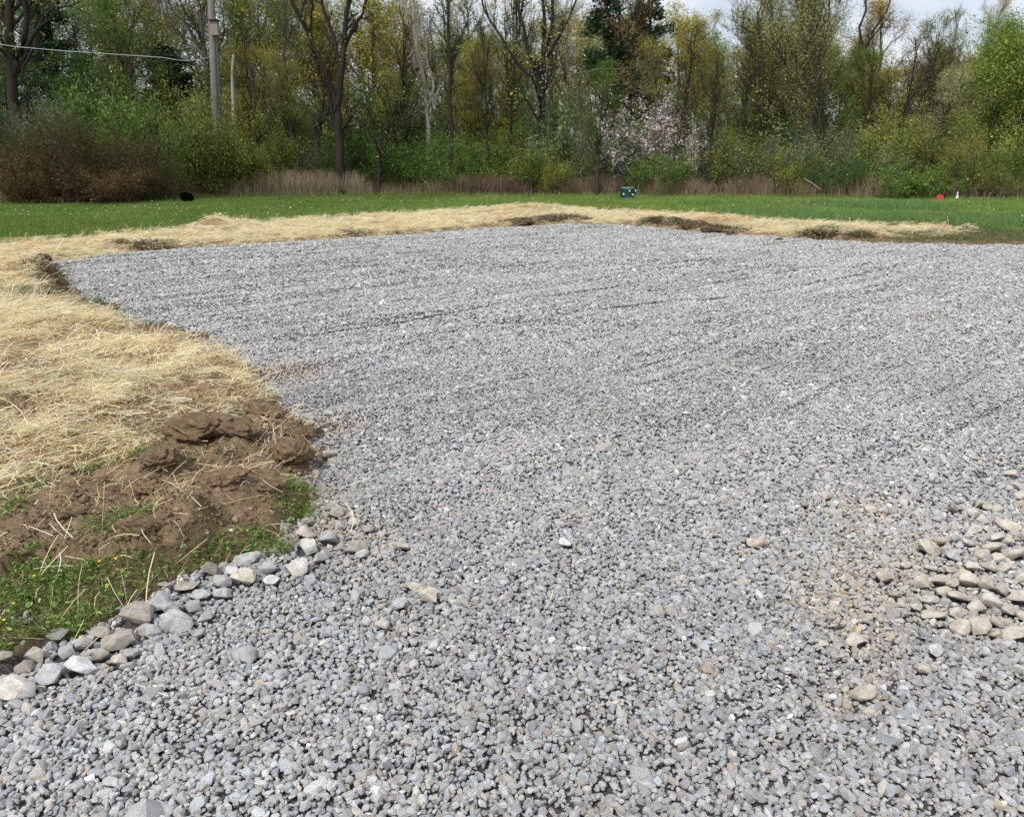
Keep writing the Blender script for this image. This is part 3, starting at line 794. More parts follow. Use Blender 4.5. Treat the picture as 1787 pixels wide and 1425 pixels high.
# ------------------------------------------------------------------ the lawn's grass
def build_lawn():
    rng = np.random.default_rng(19); acc = Acc()
    n = 520000
    # more blades near: sample in range with density falling with distance
    yy = 12 + (46 - 12) * rng.random(n) ** 1.15; xx = rng.uniform(-1, 1, n) * yy * .74
    wx = xx + (vnoise(xx * 2, yy * 2, 171) - .5) * .3; wy = yy + (vnoise(xx * 2, yy * 2, 173) - .5) * .5
    ok = inpoly(wx, wy, LAWN); x, y = xx[ok], yy[ok]; n = len(x)
    lush = sstep(.42, .62, fbm(x * .35, y * .22, 131, 3)) * sstep(2, 9, x) * sstep(40, 32, y)
    ph = fbm(x * .8, y * .5, 133, 3)
    h = .055 + .05 * ph + .16 * lush + .05 * sstep(-5, 8, x)
    h = np.maximum(h, .24 * sstep(1.4, 0, np.abs(y - BACK(x))))
    h = h * rng.uniform(.6, 1.25, n)
    big = rng.random(n) < .004; h = np.where(big, h + .15, h)
    wd = rng.uniform(.006, .011, n) * (1 + y / 22)
    g1 = np.array([.165, .275, .048]); g2 = np.array([.27, .36, .085]); g3 = np.array([.135, .225, .070])
    k = (np.clip(ph * 1.3 - .15 + rng.normal(0, .18, n), 0, 1))[:, None]
    col = g1 * (1 - k) + g2 * k
    lu = np.clip(lush + .25 * sstep(.5, .7, fbm(x * .5, y * .3, 137, 2)) * sstep(5, 12, x), 0, 1)[:, None]; col = col * (1 - lu) + g3 * 1.15 * lu
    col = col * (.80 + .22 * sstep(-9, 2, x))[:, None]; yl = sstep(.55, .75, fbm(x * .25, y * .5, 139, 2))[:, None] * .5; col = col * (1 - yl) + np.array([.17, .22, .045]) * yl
    col = np.where((rng.random(n) < .025)[:, None], np.array([.42, .36, .18]), col) * np.exp(rng.normal(0, .20, n))[:, None]
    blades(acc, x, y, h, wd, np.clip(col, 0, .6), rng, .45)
    # tufts in and at the foot of the right end of the straw
    for (px, py, r, m) in [(1740, 412, 2.0, 5000), (1440, 409, .5, 600), (1580, 414, .9, 900), (1690, 417, .9, 1200), (60, 488, .35, 300), (185, 540, .25, 500), (170, 552, .2, 300), (60, 517, .3, 350), (300, 585, .2, 300), (870, 396, .8, 400), (1620, 421, 1.2, 900), (1560, 420, 1.0, 500), (1760, 425, 1.6, 1600), (1700, 424, 1.2, 900), (960, 391, .8, 260), (1215, 400, .9, 300), (900, 394, .6, 200), (1440, 414, .6, 350), (1130, 392, .4, 120), (240, 436, .6, 150), (1345, 398, 1.2, 500), (430, 655, .07, 60)]:
        g = gp(px, py); x = g[0] + rng.normal(0, r * .6, m); y = g[1] + rng.normal(0, r * .35, m)
        ok = ~inpoly(x, y, GRAVEL); x, y = x[ok], y[ok]; m = len(x)
        c = np.array([.12, .17, .055]) * np.exp(rng.normal(0, .35, m))[:, None]; c = np.where((rng.random(m) < .25)[:, None], np.array([.22, .17, .09]), c)
        blades(acc, x, y, rng.uniform(.04, .11, m), rng.uniform(.004, .008, m) * (1 + y / 15), c, rng, .6)
    for (pa, pb, m) in (((880, 393), (1015, 388), 2600), ((1125, 394), (1290, 407), 3400), ((1410, 416), (1520, 419), 2200), ((180, 440), (330, 433), 1200), ((600, 414), (700, 409), 700), ((60, 470), (110, 505), 700)):
        t = rng.random(m); x = np.empty(m); y = np.empty(m)
        ga, gb_ = gp(*pa), gp(*pb)
        x = ga[0] + (gb_[0] - ga[0]) * t + rng.normal(0, .12, m); y = ga[1] + (gb_[1] - ga[1]) * t + rng.normal(.15, .22, m)
        cl = vnoise(x * 2.2, y * 2.2, 211) > .42
        ok = ~inpoly(x, y - .03, GRAVEL) & cl; x, y = x[ok], y[ok]; q = len(x)
        kk = rng.random(q)[:, None]
        c = np.where(kk < .62, np.array([.085, .062, .038]), np.where(kk < .85, np.array([.11, .13, .05]), np.array([.50, .38, .22]))) * np.exp(rng.normal(0, .3, q))[:, None]
        blades(acc, x, y, rng.uniform(.05, .20, q), rng.uniform(.010, .022, q), c, rng, 1.1)
    o = mobj("grass", acc.mesh("grass", (M_BLADE,)))
    tag(o, "green mown lawn grass between the straw and the wood", "grass", kind='stuff')
# foot of the wood: lawn's back edge, as a function of x
_bx = [(0, 357), (150, 354), (300, 347), (500, 344), (700, 343), (900, 343), (1100, 344), (1300, 346), (1500, 348), (1787, 352)]
_bg = np.array([gp(a, b)[:2] for a, b in _bx])
def BACK(x):
    return np.interp(x, _bg[:, 0], _bg[:, 1])
build_lawn()

# weeds strip in the foreground
def build_weeds():
    rng = np.random.default_rng(23); acc = Acc()
    n = 130000
    x = rng.uniform(-3.0, -.3, n); y = rng.uniform(1.7, 4.3, n)
    wx = x + (vnoise(x * 7, y * 7, 181) - .5) * .16; wy = y + (vnoise(x * 7, y * 7, 183) - .5) * .16
    cov = inpoly(wx, wy, WEEDS) * (.38 + .62 * sstep(.38, .54, fbm(x * 5, y * 5, 185, 2)))
    for px, py, r in [(250, 835, .07), (310, 832, .06), (215, 945, .10), (60, 870, .07), (165, 835, .06), (410, 795, .05), (535, 808, .035), (520, 865, .09), (515, 905, .09), (30, 935, .06), (250, 935, .07), (430, 660, .05)]:
        g = gp(px, py); cov = np.maximum(cov, .75 * np.exp(-((x - g[0]) ** 2 + (y - g[1]) ** 2) / (r * r)))
    ok = rng.random(n) < cov; x, y = x[ok], y[ok]; n = len(x)
    isb = rng.random(n) < .62
    xb, yb = x[isb], y[isb]; m = len(xb)
    c = np.array([.17, .245, .055]) * np.exp(rng.normal(0, .40, m))[:, None]
    c = np.where((rng.random(m) < .22)[:, None], np.array([.35, .30, .14]), c)
    blades(acc, xb, yb, rng.uniform(.02, .085, m), rng.uniform(.0022, .0045, m), c, rng, .8, 4)
    # little leaves
    xl, yl = x[~isb], y[~isb]; m = len(xl)
    z = height(xl, yl) + rng.uniform(.004, .040, m)
    s = rng.uniform(.0045, .0115, m)
    pV = np.array([(-1.2, 0, 0), (-.5, -.62, .12), (.45, -.55, .12), (1.2, 0, -.1), (.45, .55, .12), (-.5, .62, .12)])
    pF = np.array([[0, 1, 2, 3], [0, 3, 4, 5]])
    rot = rotmats(m, .55, rng)
    c = np.array([.15, .235, .055]) * np.exp(rng.normal(0, .45, m))[:, None]
    c = np.where((rng.random(m) < .12)[:, None], np.array([.16, .19, .04]), c)
    c = np.where((rng.random(m) < .05)[:, None], np.array([.30, .22, .10]), c)
    acc.add_inst(pV, pF, np.stack([xl, yl, z], 1), rot, np.stack([s, s, s], 1), np.clip(c, 0, .6))
    # long dandelion leaves
    for i in range(70):
        j = rng.integers(0, len(x)); a = rng.uniform(0, 6.28); L = rng.uniform(.04, .09)
        t = np.linspace(0, 1, 5)
        P = np.stack([x[j] + np.cos(a) * L * t, y[j] + np.sin(a) * L * t, height(np.array([x[j]]), np.array([y[j]]))[0] + .01 + .05 * t * (1.3 - t)], 1)[None]
        ribbons(acc, P, np.array([.014]), np.array([[.09, .17, .035]]), True, rng, True)
    o = mobj("weeds", acc.mesh("weeds", (M_BLADE,)))
    tag(o, "low clover weeds and grass between the bare soil and rocks", "weeds", kind='stuff')
build_weeds()

# ------------------------------------------------------------------ dandelions
M_PUFF = mat_plain("dandelion_white", (.55, .56, .42), .9, .1, 80, .1)
M_YEL = mat_plain("dandelion_yellow", (.75, .52, .03), .8, .1, 80, .15)
def dandelion_mesh(nm, mt, hr):
    bm = bmesh.new()
    bmesh.ops.create_cone(bm, segments=4, radius1=.004, radius2=.003, depth=.16, matrix=Matrix.Translation((0, 0, .08)))
    for f in bm.faces: f.material_index = 1
    k = len(bm.faces)
    bmesh.ops.create_icosphere(bm, subdivisions=1, radius=hr, matrix=Matrix.Translation((0, 0, .17)) @ Matrix.Diagonal((1, 1, .8, 1)))
    bm.faces.ensure_lookup_table()
    me = bpy.data.meshes.new(nm); bm.to_mesh(me); bm.free(); me.materials.append(mt); me.materials.append(M_STEM)
    return me
M_STEM = mat_plain("stem_green", (.16, .22, .07), .8, .1, 30, .2)
puff = dandelion_mesh("dandelion", M_PUFF, .021)
yel = dandelion_mesh("dandelion", M_YEL, .017)
rr = random.Random(3)
spots = []
for cxp, cyp, sx, sy, m in [(310, 365, 35, 7, 20), (215, 372, 60, 8, 16), (500, 362, 30, 8, 14), (120, 374, 60, 6, 8), (680, 356, 60, 8, 18), (580, 360, 90, 9, 14), (900, 350, 90, 4, 14), (1150, 350, 50, 3, 10), (1350, 358, 80, 9, 18), (1530, 365, 60, 12, 16), (1700, 375, 60, 12, 14), (760, 352, 90, 5, 10), (50, 380, 40, 8, 4)]:
    for i in range(m): spots.append((rr.gauss(cxp, sx), rr.gauss(cyp, sy)))
for px, py in spots:
    if 300 < px < 350 and py < 362: continue
    if py < 346 or px < 0 or px > 1790: continue
    g = gp(px, py, .1)
    if not inpoly(np.array([g[0]]), np.array([g[1] - .5]), LAWN)[0] or g[1] > 42: continue
    o = bpy.data.objects.new("dandelion", puff); s = rr.uniform(.7, 1.35)
    o.location = (g[0], g[1], float(height(np.array([g[0]]), np.array([g[1]]))[0])); o.scale = (s, s, s * rr.uniform(.7, 1.3)); o.rotation_euler = (rr.uniform(-.3, .3), rr.uniform(-.3, .3), 0)
    S.collection.objects.link(o)
    tag(o, "white dandelion seed head standing in the green lawn", "dandelion", "white dandelion heads dotted over the lawn")
for i, (px, py, lb) in enumerate([(25, 1058, "yellow dandelion flower in the weeds by the left edge"), (62, 1014, "small yellow flower at the top of the weeds"), (176, 992, "yellow dandelion flower below the bare soil"), (205, 992, "yellow flower next to the broken clod"), (139, 1103, "orange yellow flower right behind the edging rocks"), (8, 1085, "yellow flower low in the weeds at the left edge")]):
    g = gp(px, py, .04)
    o = bpy.data.objects.new("dandelion", yel); o.location = (g[0], g[1], float(height(g[:1], g[1:2])[0]) - .01); o.scale = (.40, .40, .3); S.collection.objects.link(o)
    tag(o, lb, "flower", "yellow flowers in the weeds")

# ------------------------------------------------------------------ dry grass fringe
def build_dry():
    rng = np.random.default_rng(29); acc = Acc()
    n = 70000
    x = rng.uniform(-30, 31, n)
    y = BACK(x) + rng.random(n) ** 1.3 * 2.4 + .1
    clump = fbm(x * .55, y * .8, 141, 3)
    pxx = x / (BACK(x)) * FPX + CX
    dens = .20 + .80 * sstep(.40, .62, clump)
    dens *= np.where(pxx < 270, .25, 1) * np.where(pxx > 1450, .35, 1) * np.where(pxx > 1720, .5, 1)
    ok = rng.random(n) < dens; x, y, clump, pxx = x[ok], y[ok], clump[ok], pxx[ok]; n = len(x)
    h = (.46 + .95 * clump) * rng.uniform(.5, 1.15, n)
    h *= np.where((pxx > 330) & (pxx < 640), 1.25, 1)
    pink = sstep(.4, .6, fbm(x * .15, y * .1, 151, 2))[:, None]
    c = np.array([.33, .25, .165]) * (1 - pink) + np.array([.23, .155, .115]) * pink
    c = np.where(((pxx > 400) & (pxx < 640))[:, None], np.array([.38, .30, .20]), c)
    c = c * np.exp(rng.normal(0, .3, n))[:, None]
    blades(acc, x, y, h, rng.uniform(.012, .026, n), np.clip(c, 0, .6), rng, .28, 4)
    # pale heap of strewn stalks at the foot
    o = mobj("dry_grass", acc.mesh("dry_grass", (M_DRY,)))
    tag(o, "tall dead tan grass fringe along the foot of the wood", "dry grass", kind='stuff')
build_dry()

# ------------------------------------------------------------------ trees
def nrm(v): return v / (np.linalg.norm(v, axis=-1, keepdims=True) + 1e-9)

def grow(P0, D0, L, R0, k, wob, trop, rng, r_end=.35):
    n = len(P0); pts = [P0]; d = nrm(D0); p = P0
    for i in range(k):
        d = nrm(d + rng.normal(0, wob, (n, 3)) + np.array([0, 0, trop]))
        p = p + d * (L / k)[:, None]; pts.append(p)
    P = np.stack(pts, 1)
    rad = R0[:, None] * np.linspace(1, r_end, k + 1)[None, :]
    return P, rad

def sample_at(P, rad, idx, t):
    k = P.shape[1] - 1
    f = np.clip(t * k, 0, k - 1e-4); i = f.astype(int); u = (f - i)[:, None]
    a = P[idx, i]; b = P[idx, i + 1]
    return a * (1 - u) + b * u, nrm(b - a), rad[idx, i] * (1 - u[:, 0]) + rad[idx, i + 1] * u[:, 0]

def kids(P, rad, c, tmin, ang, rng, tmax=.98, aj=.22):
    n = len(P); idx = np.repeat(np.arange(n), c)
    t = tmin + (tmax - tmin) * ((np.tile(np.arange(c), n) + rng.random(n * c)) / c)
    p, d, r = sample_at(P, rad, idx, t)
    a = rng.normal(ang, aj, len(idx))
    q = nrm(np.cross(d, nrm(rng.normal(size=d.shape))))
    nd = nrm(d * np.cos(a)[:, None] + q * np.sin(a)[:, None])
    return p, nd, r, t, idx

def tubes(acc, P, rad, sides, col, mi=0):
    n, k, _ = P.shape
    T = np.gradient(P, axis=1); T = nrm(T)
    ref = np.where(np.abs(T[:, :, 2:3]) > .9, np.array([1., 0, 0]), np.array([0, 0, 1.]))
    u = nrm(np.cross(T, ref)); v = np.cross(T, u)
    a = np.arange(sides) * 2 * np.pi / sides
    ring = u[:, :, None, :] * np.cos(a)[None, None, :, None] + v[:, :, None, :] * np.sin(a)[None, None, :, None]
    V = P[:, :, None, :] + ring * rad[:, :, None, None]
    f = []
    for i in range(k - 1):
        for j in range(sides):
            f.append([i * sides + j, i * sides + (j + 1) % sides, (i + 1) * sides + (j + 1) % sides, (i + 1) * sides + j])
    F = np.array(f)[None] + (np.arange(n) * k * sides)[:, None, None]
    m = k * sides
    if col.ndim == 1: col = np.tile(col, (n, 1))
    acc.add(V.reshape(-1, 3), F.reshape(-1, 4), np.repeat(col, m, axis=0), mi)

def leaves(acc, P, per, spread, size, rng, colvar=.25, droop=0., mi=0, base=np.array([1., 1, 1])):
    n = len(P); m = n * per
    idx = np.repeat(np.arange(n), per); t = .15 + .85 * rng.random(m)
    p, d, _ = sample_at(P, np.ones(P.shape[:2]), idx, t)
    p = p + rng.normal(0, spread, (m, 3))
    s = size * np.exp(rng.normal(0, .3, m))
    u = nrm(rng.normal(size=(m, 3)) + np.array([0, 0, -droop])); v = nrm(np.cross(u, rng.normal(size=(m, 3))))
    V = np.stack([p - u * s[:, None], p - v * s[:, None] * .55, p + u * s[:, None], p + v * s[:, None] * .55], 1)
    F = np.arange(m * 4).reshape(m, 4)
    cl = np.exp(rng.normal(0, .22, n))[idx] * np.exp(rng.normal(0, colvar, m))
    hue = rng.normal(0, .08, n)[idx]
    c = base * np.stack([cl * (1 + hue), cl, cl * (1 - hue)], 1)
    acc.add(V.reshape(-1, 3), F, np.repeat(np.clip(c, 0, 3), 4, axis=0), mi)

def wood_col(n, rng): return np.ones((n, 3)) * np.exp(rng.normal(0, .12, n))[:, None]

def tree_geo(rng, stems=None, H=15., W=7., tr=.22, start=.25, limbs=26, subs=6, twigs=5, ang=.95, trop=.10, leafn=4, lsize=.07, lspread=.22, bareness=0., shape='oval',
             sub_r=.5, twr=.013, accW=None, accL=None, droop=0.):
    aw = accW or Acc(); al = accL or Acc()
    if stems is None:
        P0 = np.array([[0, 0, -.3]]); k = 9
        P, rad = grow(P0, np.array([[rng.normal(0, .05), rng.normal(0, .05), 1]]), np.array([H]), np.array([tr]), k, .045, .05, rng, .12)
        SP_ = [(P, rad)]
    else:
        SP_ = []
        for pts, r0, r1 in stems:
            pts = np.array(pts, float); seg = np.linalg.norm(np.diff(pts, axis=0), axis=1); cs = np.concatenate([[0], np.cumsum(seg)])
            tt = np.linspace(0, cs[-1], 10)
            q = np.stack([np.interp(tt, cs, pts[:, i]) for i in range(3)], 1)
            q[1:-1] += rng.normal(0, .035, (8, 3)) * min(1.5, cs[-1] / 5)
            SP_.append((q[None], np.linspace(r0, r1, 10)[None]))
    for P, rad in SP_: tubes(aw, P, rad, 8, wood_col(1, rng))
    Lp, Ld, Lr, LL = [], [], [], []
    tot = sum(np.linalg.norm(P[0, -1] - P[0, 0]) for P, _ in SP_)
    for si, (P, rad) in enumerate(SP_):
        ln = np.linalg.norm(P[0, -1] - P[0, 0]); c = max(2, int(round(limbs * ln / tot)))
        p, d, r, t, _ = kids(P, rad, c, start if (stems is None or si == 0) else .12, ang, rng)
        d = nrm(d + np.array([0, 0, .15]))
        if shape == 'oval': f = .35 + .65 * np.sin(np.pi * np.clip((t - start) / (1 - start) * .8 + .15, 0, 1))
        elif shape == 'cone': f = 1.05 - .85 * t
        else: f = .55 + .45 * (1 - t)
        Lp.append(p); Ld.append(d); Lr.append(np.minimum(r * .6, .09)); LL.append(W / 2 * f * rng.uniform(.75, 1.25, len(t)))
    p, d, r, L = map(np.concatenate, (Lp, Ld, Lr, LL))
    P1, R1 = grow(p, d, L, r, 6, .13, trop, rng, .25); tubes(aw, P1, R1, 5, wood_col(len(P1), rng))
    p, d, r, t, idx = kids(P1, R1, subs, .2, .75, rng)
    P2, R2 = grow(p, d, L[idx] * sub_r * (1.15 - .6 * t) * rng.uniform(.7, 1.3, len(t)), np.maximum(r * .6, twr), 4, .16, trop * .8, rng, .4); tubes(aw, P2, R2, 3, wood_col(len(P2), rng))
    L2 = np.linalg.norm(P2[:, -1] - P2[:, 0], axis=1)
    if twigs:
        p, d, r, t, idx = kids(P2, R2, twigs, .2, .7, rng)
        P3, R3 = grow(p, d, np.maximum(.25, L2[idx] * .5 * rng.uniform(.6, 1.4, len(t))), np.full(len(t), twr * .75), 2, .15, trop, rng, .5); tubes(aw, P3, R3, 3, wood_col(len(P3), rng))
    else: P3 = P2
    if leafn:
        keep = rng.random(len(P3)) >= bareness
        leaves(al, P3[keep], leafn, lspread, lsize, rng, droop=droop)
    return aw, al

def shrub_geo(rng, H=3.6, W=4.2, stems_n=16, leafn=9, lsize=.06, lspread=.16, arch=.0, accW=None, accL=None, twr=.011, twigs=5):
    aw = accW or Acc(); al = accL or Acc()
    a = rng.uniform(0, 2 * np.pi, stems_n); rr_ = np.sqrt(rng.random(stems_n))
    P0 = np.stack([np.cos(a) * rr_ * W * .22, np.sin(a) * rr_ * W * .22, np.full(stems_n, -.15)], 1)
    D0 = np.stack([np.cos(a) * rr_ * W / H * .75, np.sin(a) * rr_ * W / H * .75, np.ones(stems_n)], 1)
    L = H * rng.uniform(.6, 1.0, stems_n) * (1 - .15 * rr_)
    P1, R1 = grow(P0, D0, L, rng.uniform(.018, .04, stems_n), 6, .10, .02 - arch, rng, .3); tubes(aw, P1, R1, 4, wood_col(len(P1), rng))
    p, d, r, t, idx = kids(P1, R1, 9, .12, .8, rng)
    P2, R2 = grow(p, d, L[idx] * .36 * (1.15 - .6 * t) * rng.uniform(.7, 1.3, len(t)), np.full(len(t), twr), 4, .18, .08 - arch, rng, .5); tubes(aw, P2, R2, 3, wood_col(len(P2), rng))
    p, d, r, t, idx = kids(P2, R2, twigs, .15, .8, rng)
    L2 = np.linalg.norm(P2[:, -1] - P2[:, 0], axis=1)
    P3, R3 = grow(p, d, np.maximum(.15, L2[idx] * .55 * rng.uniform(.6, 1.4, len(t))), np.full(len(t), twr * .6), 2, .16, .03 - arch, rng, .5); tubes(aw, P3, R3, 3, wood_col(len(P3), rng))
    leaves(al, P3, leafn, lspread, lsize, rng)
    return aw, al

BARKS = dict(dark=(.040, .034, .027), brown=(.072, .060, .044), grey=(.13, .12, .10), pale=(.36, .32, .27), red=(.068, .046, .034), mid=(.095, .080, .060))
LEAFS = dict(lime=(.25, .33, .055), olive=(.27, .30, .06), yellow=(.40, .37, .065), bright=(.18, .275, .05), dark=(.045, .085, .035), green=(.16, .245, .05), pale=(.42, .43, .14), orange=(.40, .31, .075),
             grey=(.21, .26, .115), pink=(.80, .68, .67), brown=(.115, .105, .035), cream=(.58, .54, .28), rust=(.24, .15, .06), deep=(.095, .17, .04))

PT = {}
def proto(key, fn):
    if key not in PT:
        aw, al = fn(); PT[key] = (aw.mesh("trunk", (M_BARK,), True), al.mesh("crown", (M_LEAF,)) if al.n else None)
    return PT[key]
TP = dict(
    full=lambda i: lambda: tree_geo(np.random.default_rng(100 + i), H=14, W=7, limbs=34, subs=7, twigs=5, leafn=26, lsize=.039, lspread=.27, start=.12),
    airy=lambda i: lambda: tree_geo(np.random.default_rng(200 + i), H=14, W=6.5, limbs=28, subs=7, twigs=6, leafn=14, lsize=.034, lspread=.18, start=.15, ang=.75, trop=.14),
    bare=lambda i: lambda: tree_geo(np.random.default_rng(300 + i), H=14, W=6, limbs=22, subs=7, twigs=6, leafn=1, lsize=.05, lspread=.14, bareness=.5, start=.3, ang=.7, trop=.16),
    pine=lambda i: lambda: tree_geo(np.random.default_rng(400 + i), H=15, W=5.5, limbs=44, subs=7, twigs=4, leafn=9, lsize=.085, lspread=.13, start=.18, ang=1.35, trop=.02, shape='cone'))
BASEH = dict(full=14., airy=14., bare=14., pine=15.)
BASEW = dict(full=7., airy=6.5, bare=6., pine=5.5)

def zg(x, y): return float(height(np.array([x]), np.array([y]))[0])

def put(name, pair, loc, scl, rz, leafc, barkc, label, cat, group=None, jit=.08):
    e = empty(name, loc); e.rotation_euler = (0, 0, rz)
    rnd = random.Random(int(loc[0] * 100) + int(loc[1] * 10))
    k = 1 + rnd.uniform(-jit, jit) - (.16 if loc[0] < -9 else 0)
    a = bpy.data.objects.new("trunk" if cat != "shrub" else "stems", pair[0]); link(a, e); a.scale = scl
    b = BARKS[barkc]; a.color = (b[0], b[1], b[2], 1)
    if pair[1]:
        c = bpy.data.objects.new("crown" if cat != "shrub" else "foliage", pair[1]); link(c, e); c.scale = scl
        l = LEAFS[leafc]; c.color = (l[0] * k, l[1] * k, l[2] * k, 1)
    tag(e, label, cat, group)
    return e

# ---- trees that can be told apart by their stems (traced limbs with depth of their own)
def feature(label, D, stems, kw, leafc, barkc, name="tree", seed=1, dy=.0):
    rng = np.random.default_rng(seed)
    D = D + 3.0
    base = pt(stems[0][0][1][0], stems[0][0][1][1], D); base[2] = 0
    st = []
    for i, (pp, r0, r1) in enumerate(stems):
        off = 0 if i == 0 else rng.uniform(-.12, .12)
        q = []
        d0 = None
        for j, (a, b) in enumerate(pp):
            Dj = D + (off * j * 1.3 if i else 0)
            q.append(pt(a, b, Dj) - base)
        if i == 0: q[0][:] = (0, 0, -.3)
        st.append((q, r0 * .82, r1 * .82))
    aw, al = tree_geo(rng, stems=st, **kw)
    pair = (aw.mesh("trunk", (M_BARK,), True), al.mesh("crown", (M_LEAF,)) if al.n else None)
    return put(name, pair, base, (1, 1, 1), 0, leafc, barkc, label, "tree")

feature("big dark trunked tree with forking limbs at the far left edge", 42, [([(32, 345), (24, 190), (16, 60), (12, -80)], .40, .22), ([(26, 130), (44, 60), (48, -60)], .24, .12), ([(30, 125), (58, 62), (76, 32), (112, -12)], .17, .07), ([(14, 60), (2, 10), (-20, -60)], .14, .06), ([(70, 42), (60, 85), (38, 122)], .07, .10)],
        dict(W=6, limbs=22, subs=6, twigs=5, leafn=2, lsize=.06, lspread=.16, start=.5, ang=.8), 'olive', 'dark', seed=2)
feature("large dark tree forking low into two leaning stems near the bent pole", 42.6, [([(594, 335), (592, 250), (587, 185)], .33, .26), ([(587, 185), (566, 125), (540, 62), (512, 12), (490, -40)], .21, .10), ([(588, 190), (598, 110), (603, 55), (612, 0), (618, -70)], .22, .12),
        ([(592, 110), (577, 50), (562, 5), (550, -60)], .13, .06), ([(600, 85), (622, 40), (640, 5), (660, -50)], .13, .06), ([(540, 62), (545, 10), (548, -50)], .09, .05)],
        dict(W=4.6, limbs=34, subs=6, twigs=5, leafn=1, lsize=.05, lspread=.15, bareness=.4, start=.6, ang=.75), 'olive', 'dark', seed=3)
feature("pale grey leaning tree with stripped bark left of the straight thin tree", 46, [([(752, 330), (747, 205), (740, 165), (730, 95), (722, 35), (716, -50)], .17, .09), ([(745, 195), (757, 150), (745, 105), (742, 70)], .09, .05), ([(734, 110), (722, 60), (700, 0), (690, -40)], .09, .05), ([(748, 200), (760, 170), (768, 150)], .07, .05)],
        dict(W=4, limbs=18, subs=5, twigs=5, leafn=1, lsize=.05, bareness=.3, start=.4, ang=.6), 'pale', 'pale', seed=4)
feature("straight thin dark tree standing between the pale tree and the fan shaped tree", 44, [([(789, 330), (786, 180), (784, 60), (783, -60)], .14, .09), ([(786, 130), (776, 60), (770, -30)], .05, .03), ([(785, 120), (805, 70), (815, 40)], .05, .03)],
        dict(W=4, limbs=22, subs=5, twigs=5, leafn=1, lsize=.05, bareness=.4, start=.35, ang=.8), 'olive', 'dark', seed=5)
feature("tall fan shaped tree with many upswept bare limbs right of centre", 45, [([(948, 330), (946, 190), (942, 140)], .27, .22), ([(944, 150), (915, 65), (893, -40)], .15, .08), ([(946, 130), (950, 50), (944, -60)], .15, .08), ([(948, 125), (964, 40), (967, -60)], .13, .07),
        ([(940, 155), (892, 92), (852, 32), (828, -30)], .12, .05), ([(952, 110), (985, 48), (1014, -20)], .12, .05), ([(905, 60), (905, 10), (915, -50)], .09, .05), ([(890, 250), (893, 150), (898, 60), (902, -40)], .09, .06)],
        dict(W=5, limbs=40, subs=6, twigs=5, leafn=2, lsize=.06, lspread=.16, bareness=.2, start=.6, ang=.6, trop=.16), 'pale', 'dark', seed=6)
feature("broken dead snag with a long horizontal limb above the bright green crown", 44.5, [([(1020, 330), (1012, 180), (1002, 128)], .15, .10), ([(1002, 130), (1035, 123), (1075, 121), (1128, 119)], .075, .025), ([(1003, 132), (1025, 138), (1035, 150)], .05, .02)],
        dict(W=2.4, limbs=6, subs=3, twigs=3, leafn=0, start=.5, ang=.8, trop=0), 'olive', 'mid', seed=7)
feature("crooked dark dead tree leaning over the shrubs left of centre", 43, [([(656, 320), (660, 268), (672, 225), (698, 165)], .14, .04), ([(662, 262), (690, 225), (735, 190)], .06, .025), ([(660, 250), (645, 200), (643, 130)], .08, .03)],
        dict(W=4, limbs=16, subs=6, twigs=5, leafn=1, lsize=.05, bareness=.4, start=.3, ang=.8), 'olive', 'dark', seed=8)
feature("bare tree with twisting black limbs against the sky on the right", 50, [([(1500, 330), (1503, 150), (1507, 90)], .20, .16), ([(1507, 95), (1520, 60), (1545, 25), (1562, -20)], .10, .05), ([(1507, 90), (1500, 50), (1512, 10), (1508, -40)], .10, .05), ([(1510, 80), (1535, 50), (1560, 18)], .07, .03)],
        dict(W=3.6, limbs=14, subs=5, twigs=5, leafn=0, start=.6, ang=.7, trop=.06), 'olive', 'dark', seed=9)
feature("bright green rounded tree with a dark forked trunk at the right edge", 44, [([(1766, 345), (1768, 270), (1776, 205), (1782, 130), (1786, 80)], .17, .07), ([(1768, 235), (1742, 200), (1728, 150)], .08, .03), ([(1772, 215), (1750, 160), (1752, 110)], .06, .03), ([(1776, 190), (1800, 130), (1805, 90)], .06, .03)],
        dict(W=6.6, limbs=52, subs=8, twigs=5, leafn=26, lsize=.042, lspread=.22, start=.34, ang=1.0, trop=-.03, droop=.7), 'lime', 'dark', seed=10)
feature("tall pale leafed tree with a dark crooked trunk, biggest crown on the right", 46, [([(1385, 345), (1392, 270), (1400, 180), (1403, 90), (1398, -20)], .18, .07), ([(1398, 190), (1425, 120), (1445, 40), (1450, -30)], .11, .04), ([(1400, 200), (1372, 120), (1350, 40), (1345, 0)], .11, .04), ([(1400, 110), (1420, 50), (1425, -20)], .07, .03)],
        dict(W=5.4, limbs=46, subs=8, twigs=6, leafn=11, lsize=.036, lspread=.20, start=.25, ang=.7, trop=.15), 'pale', 'mid', seed=12)
feature("slender dark stemmed tree rising behind the green shrub on the left", 45, [([(214, 340), (216, 200), (221, 90), (235, 20)], .11, .05), ([(218, 130), (250, 105), (262, 100)], .05, .02), ([(219, 60), (246, 20), (262, -30)], .05, .02)],
        dict(W=4, limbs=20, subs=5, twigs=5, leafn=3, lsize=.055, start=.2, ang=.9), 'green', 'brown', seed=13)
feature("slim dark stem with few leaves left of the fan shaped tree", 47, [([(893, 330), (893, 230), (886, 130), (880, 30)], .10, .04)], dict(W=3.6, limbs=14, subs=5, twigs=5, leafn=2, lsize=.05, start=.3, ang=.7), 'olive', 'dark', seed=14)
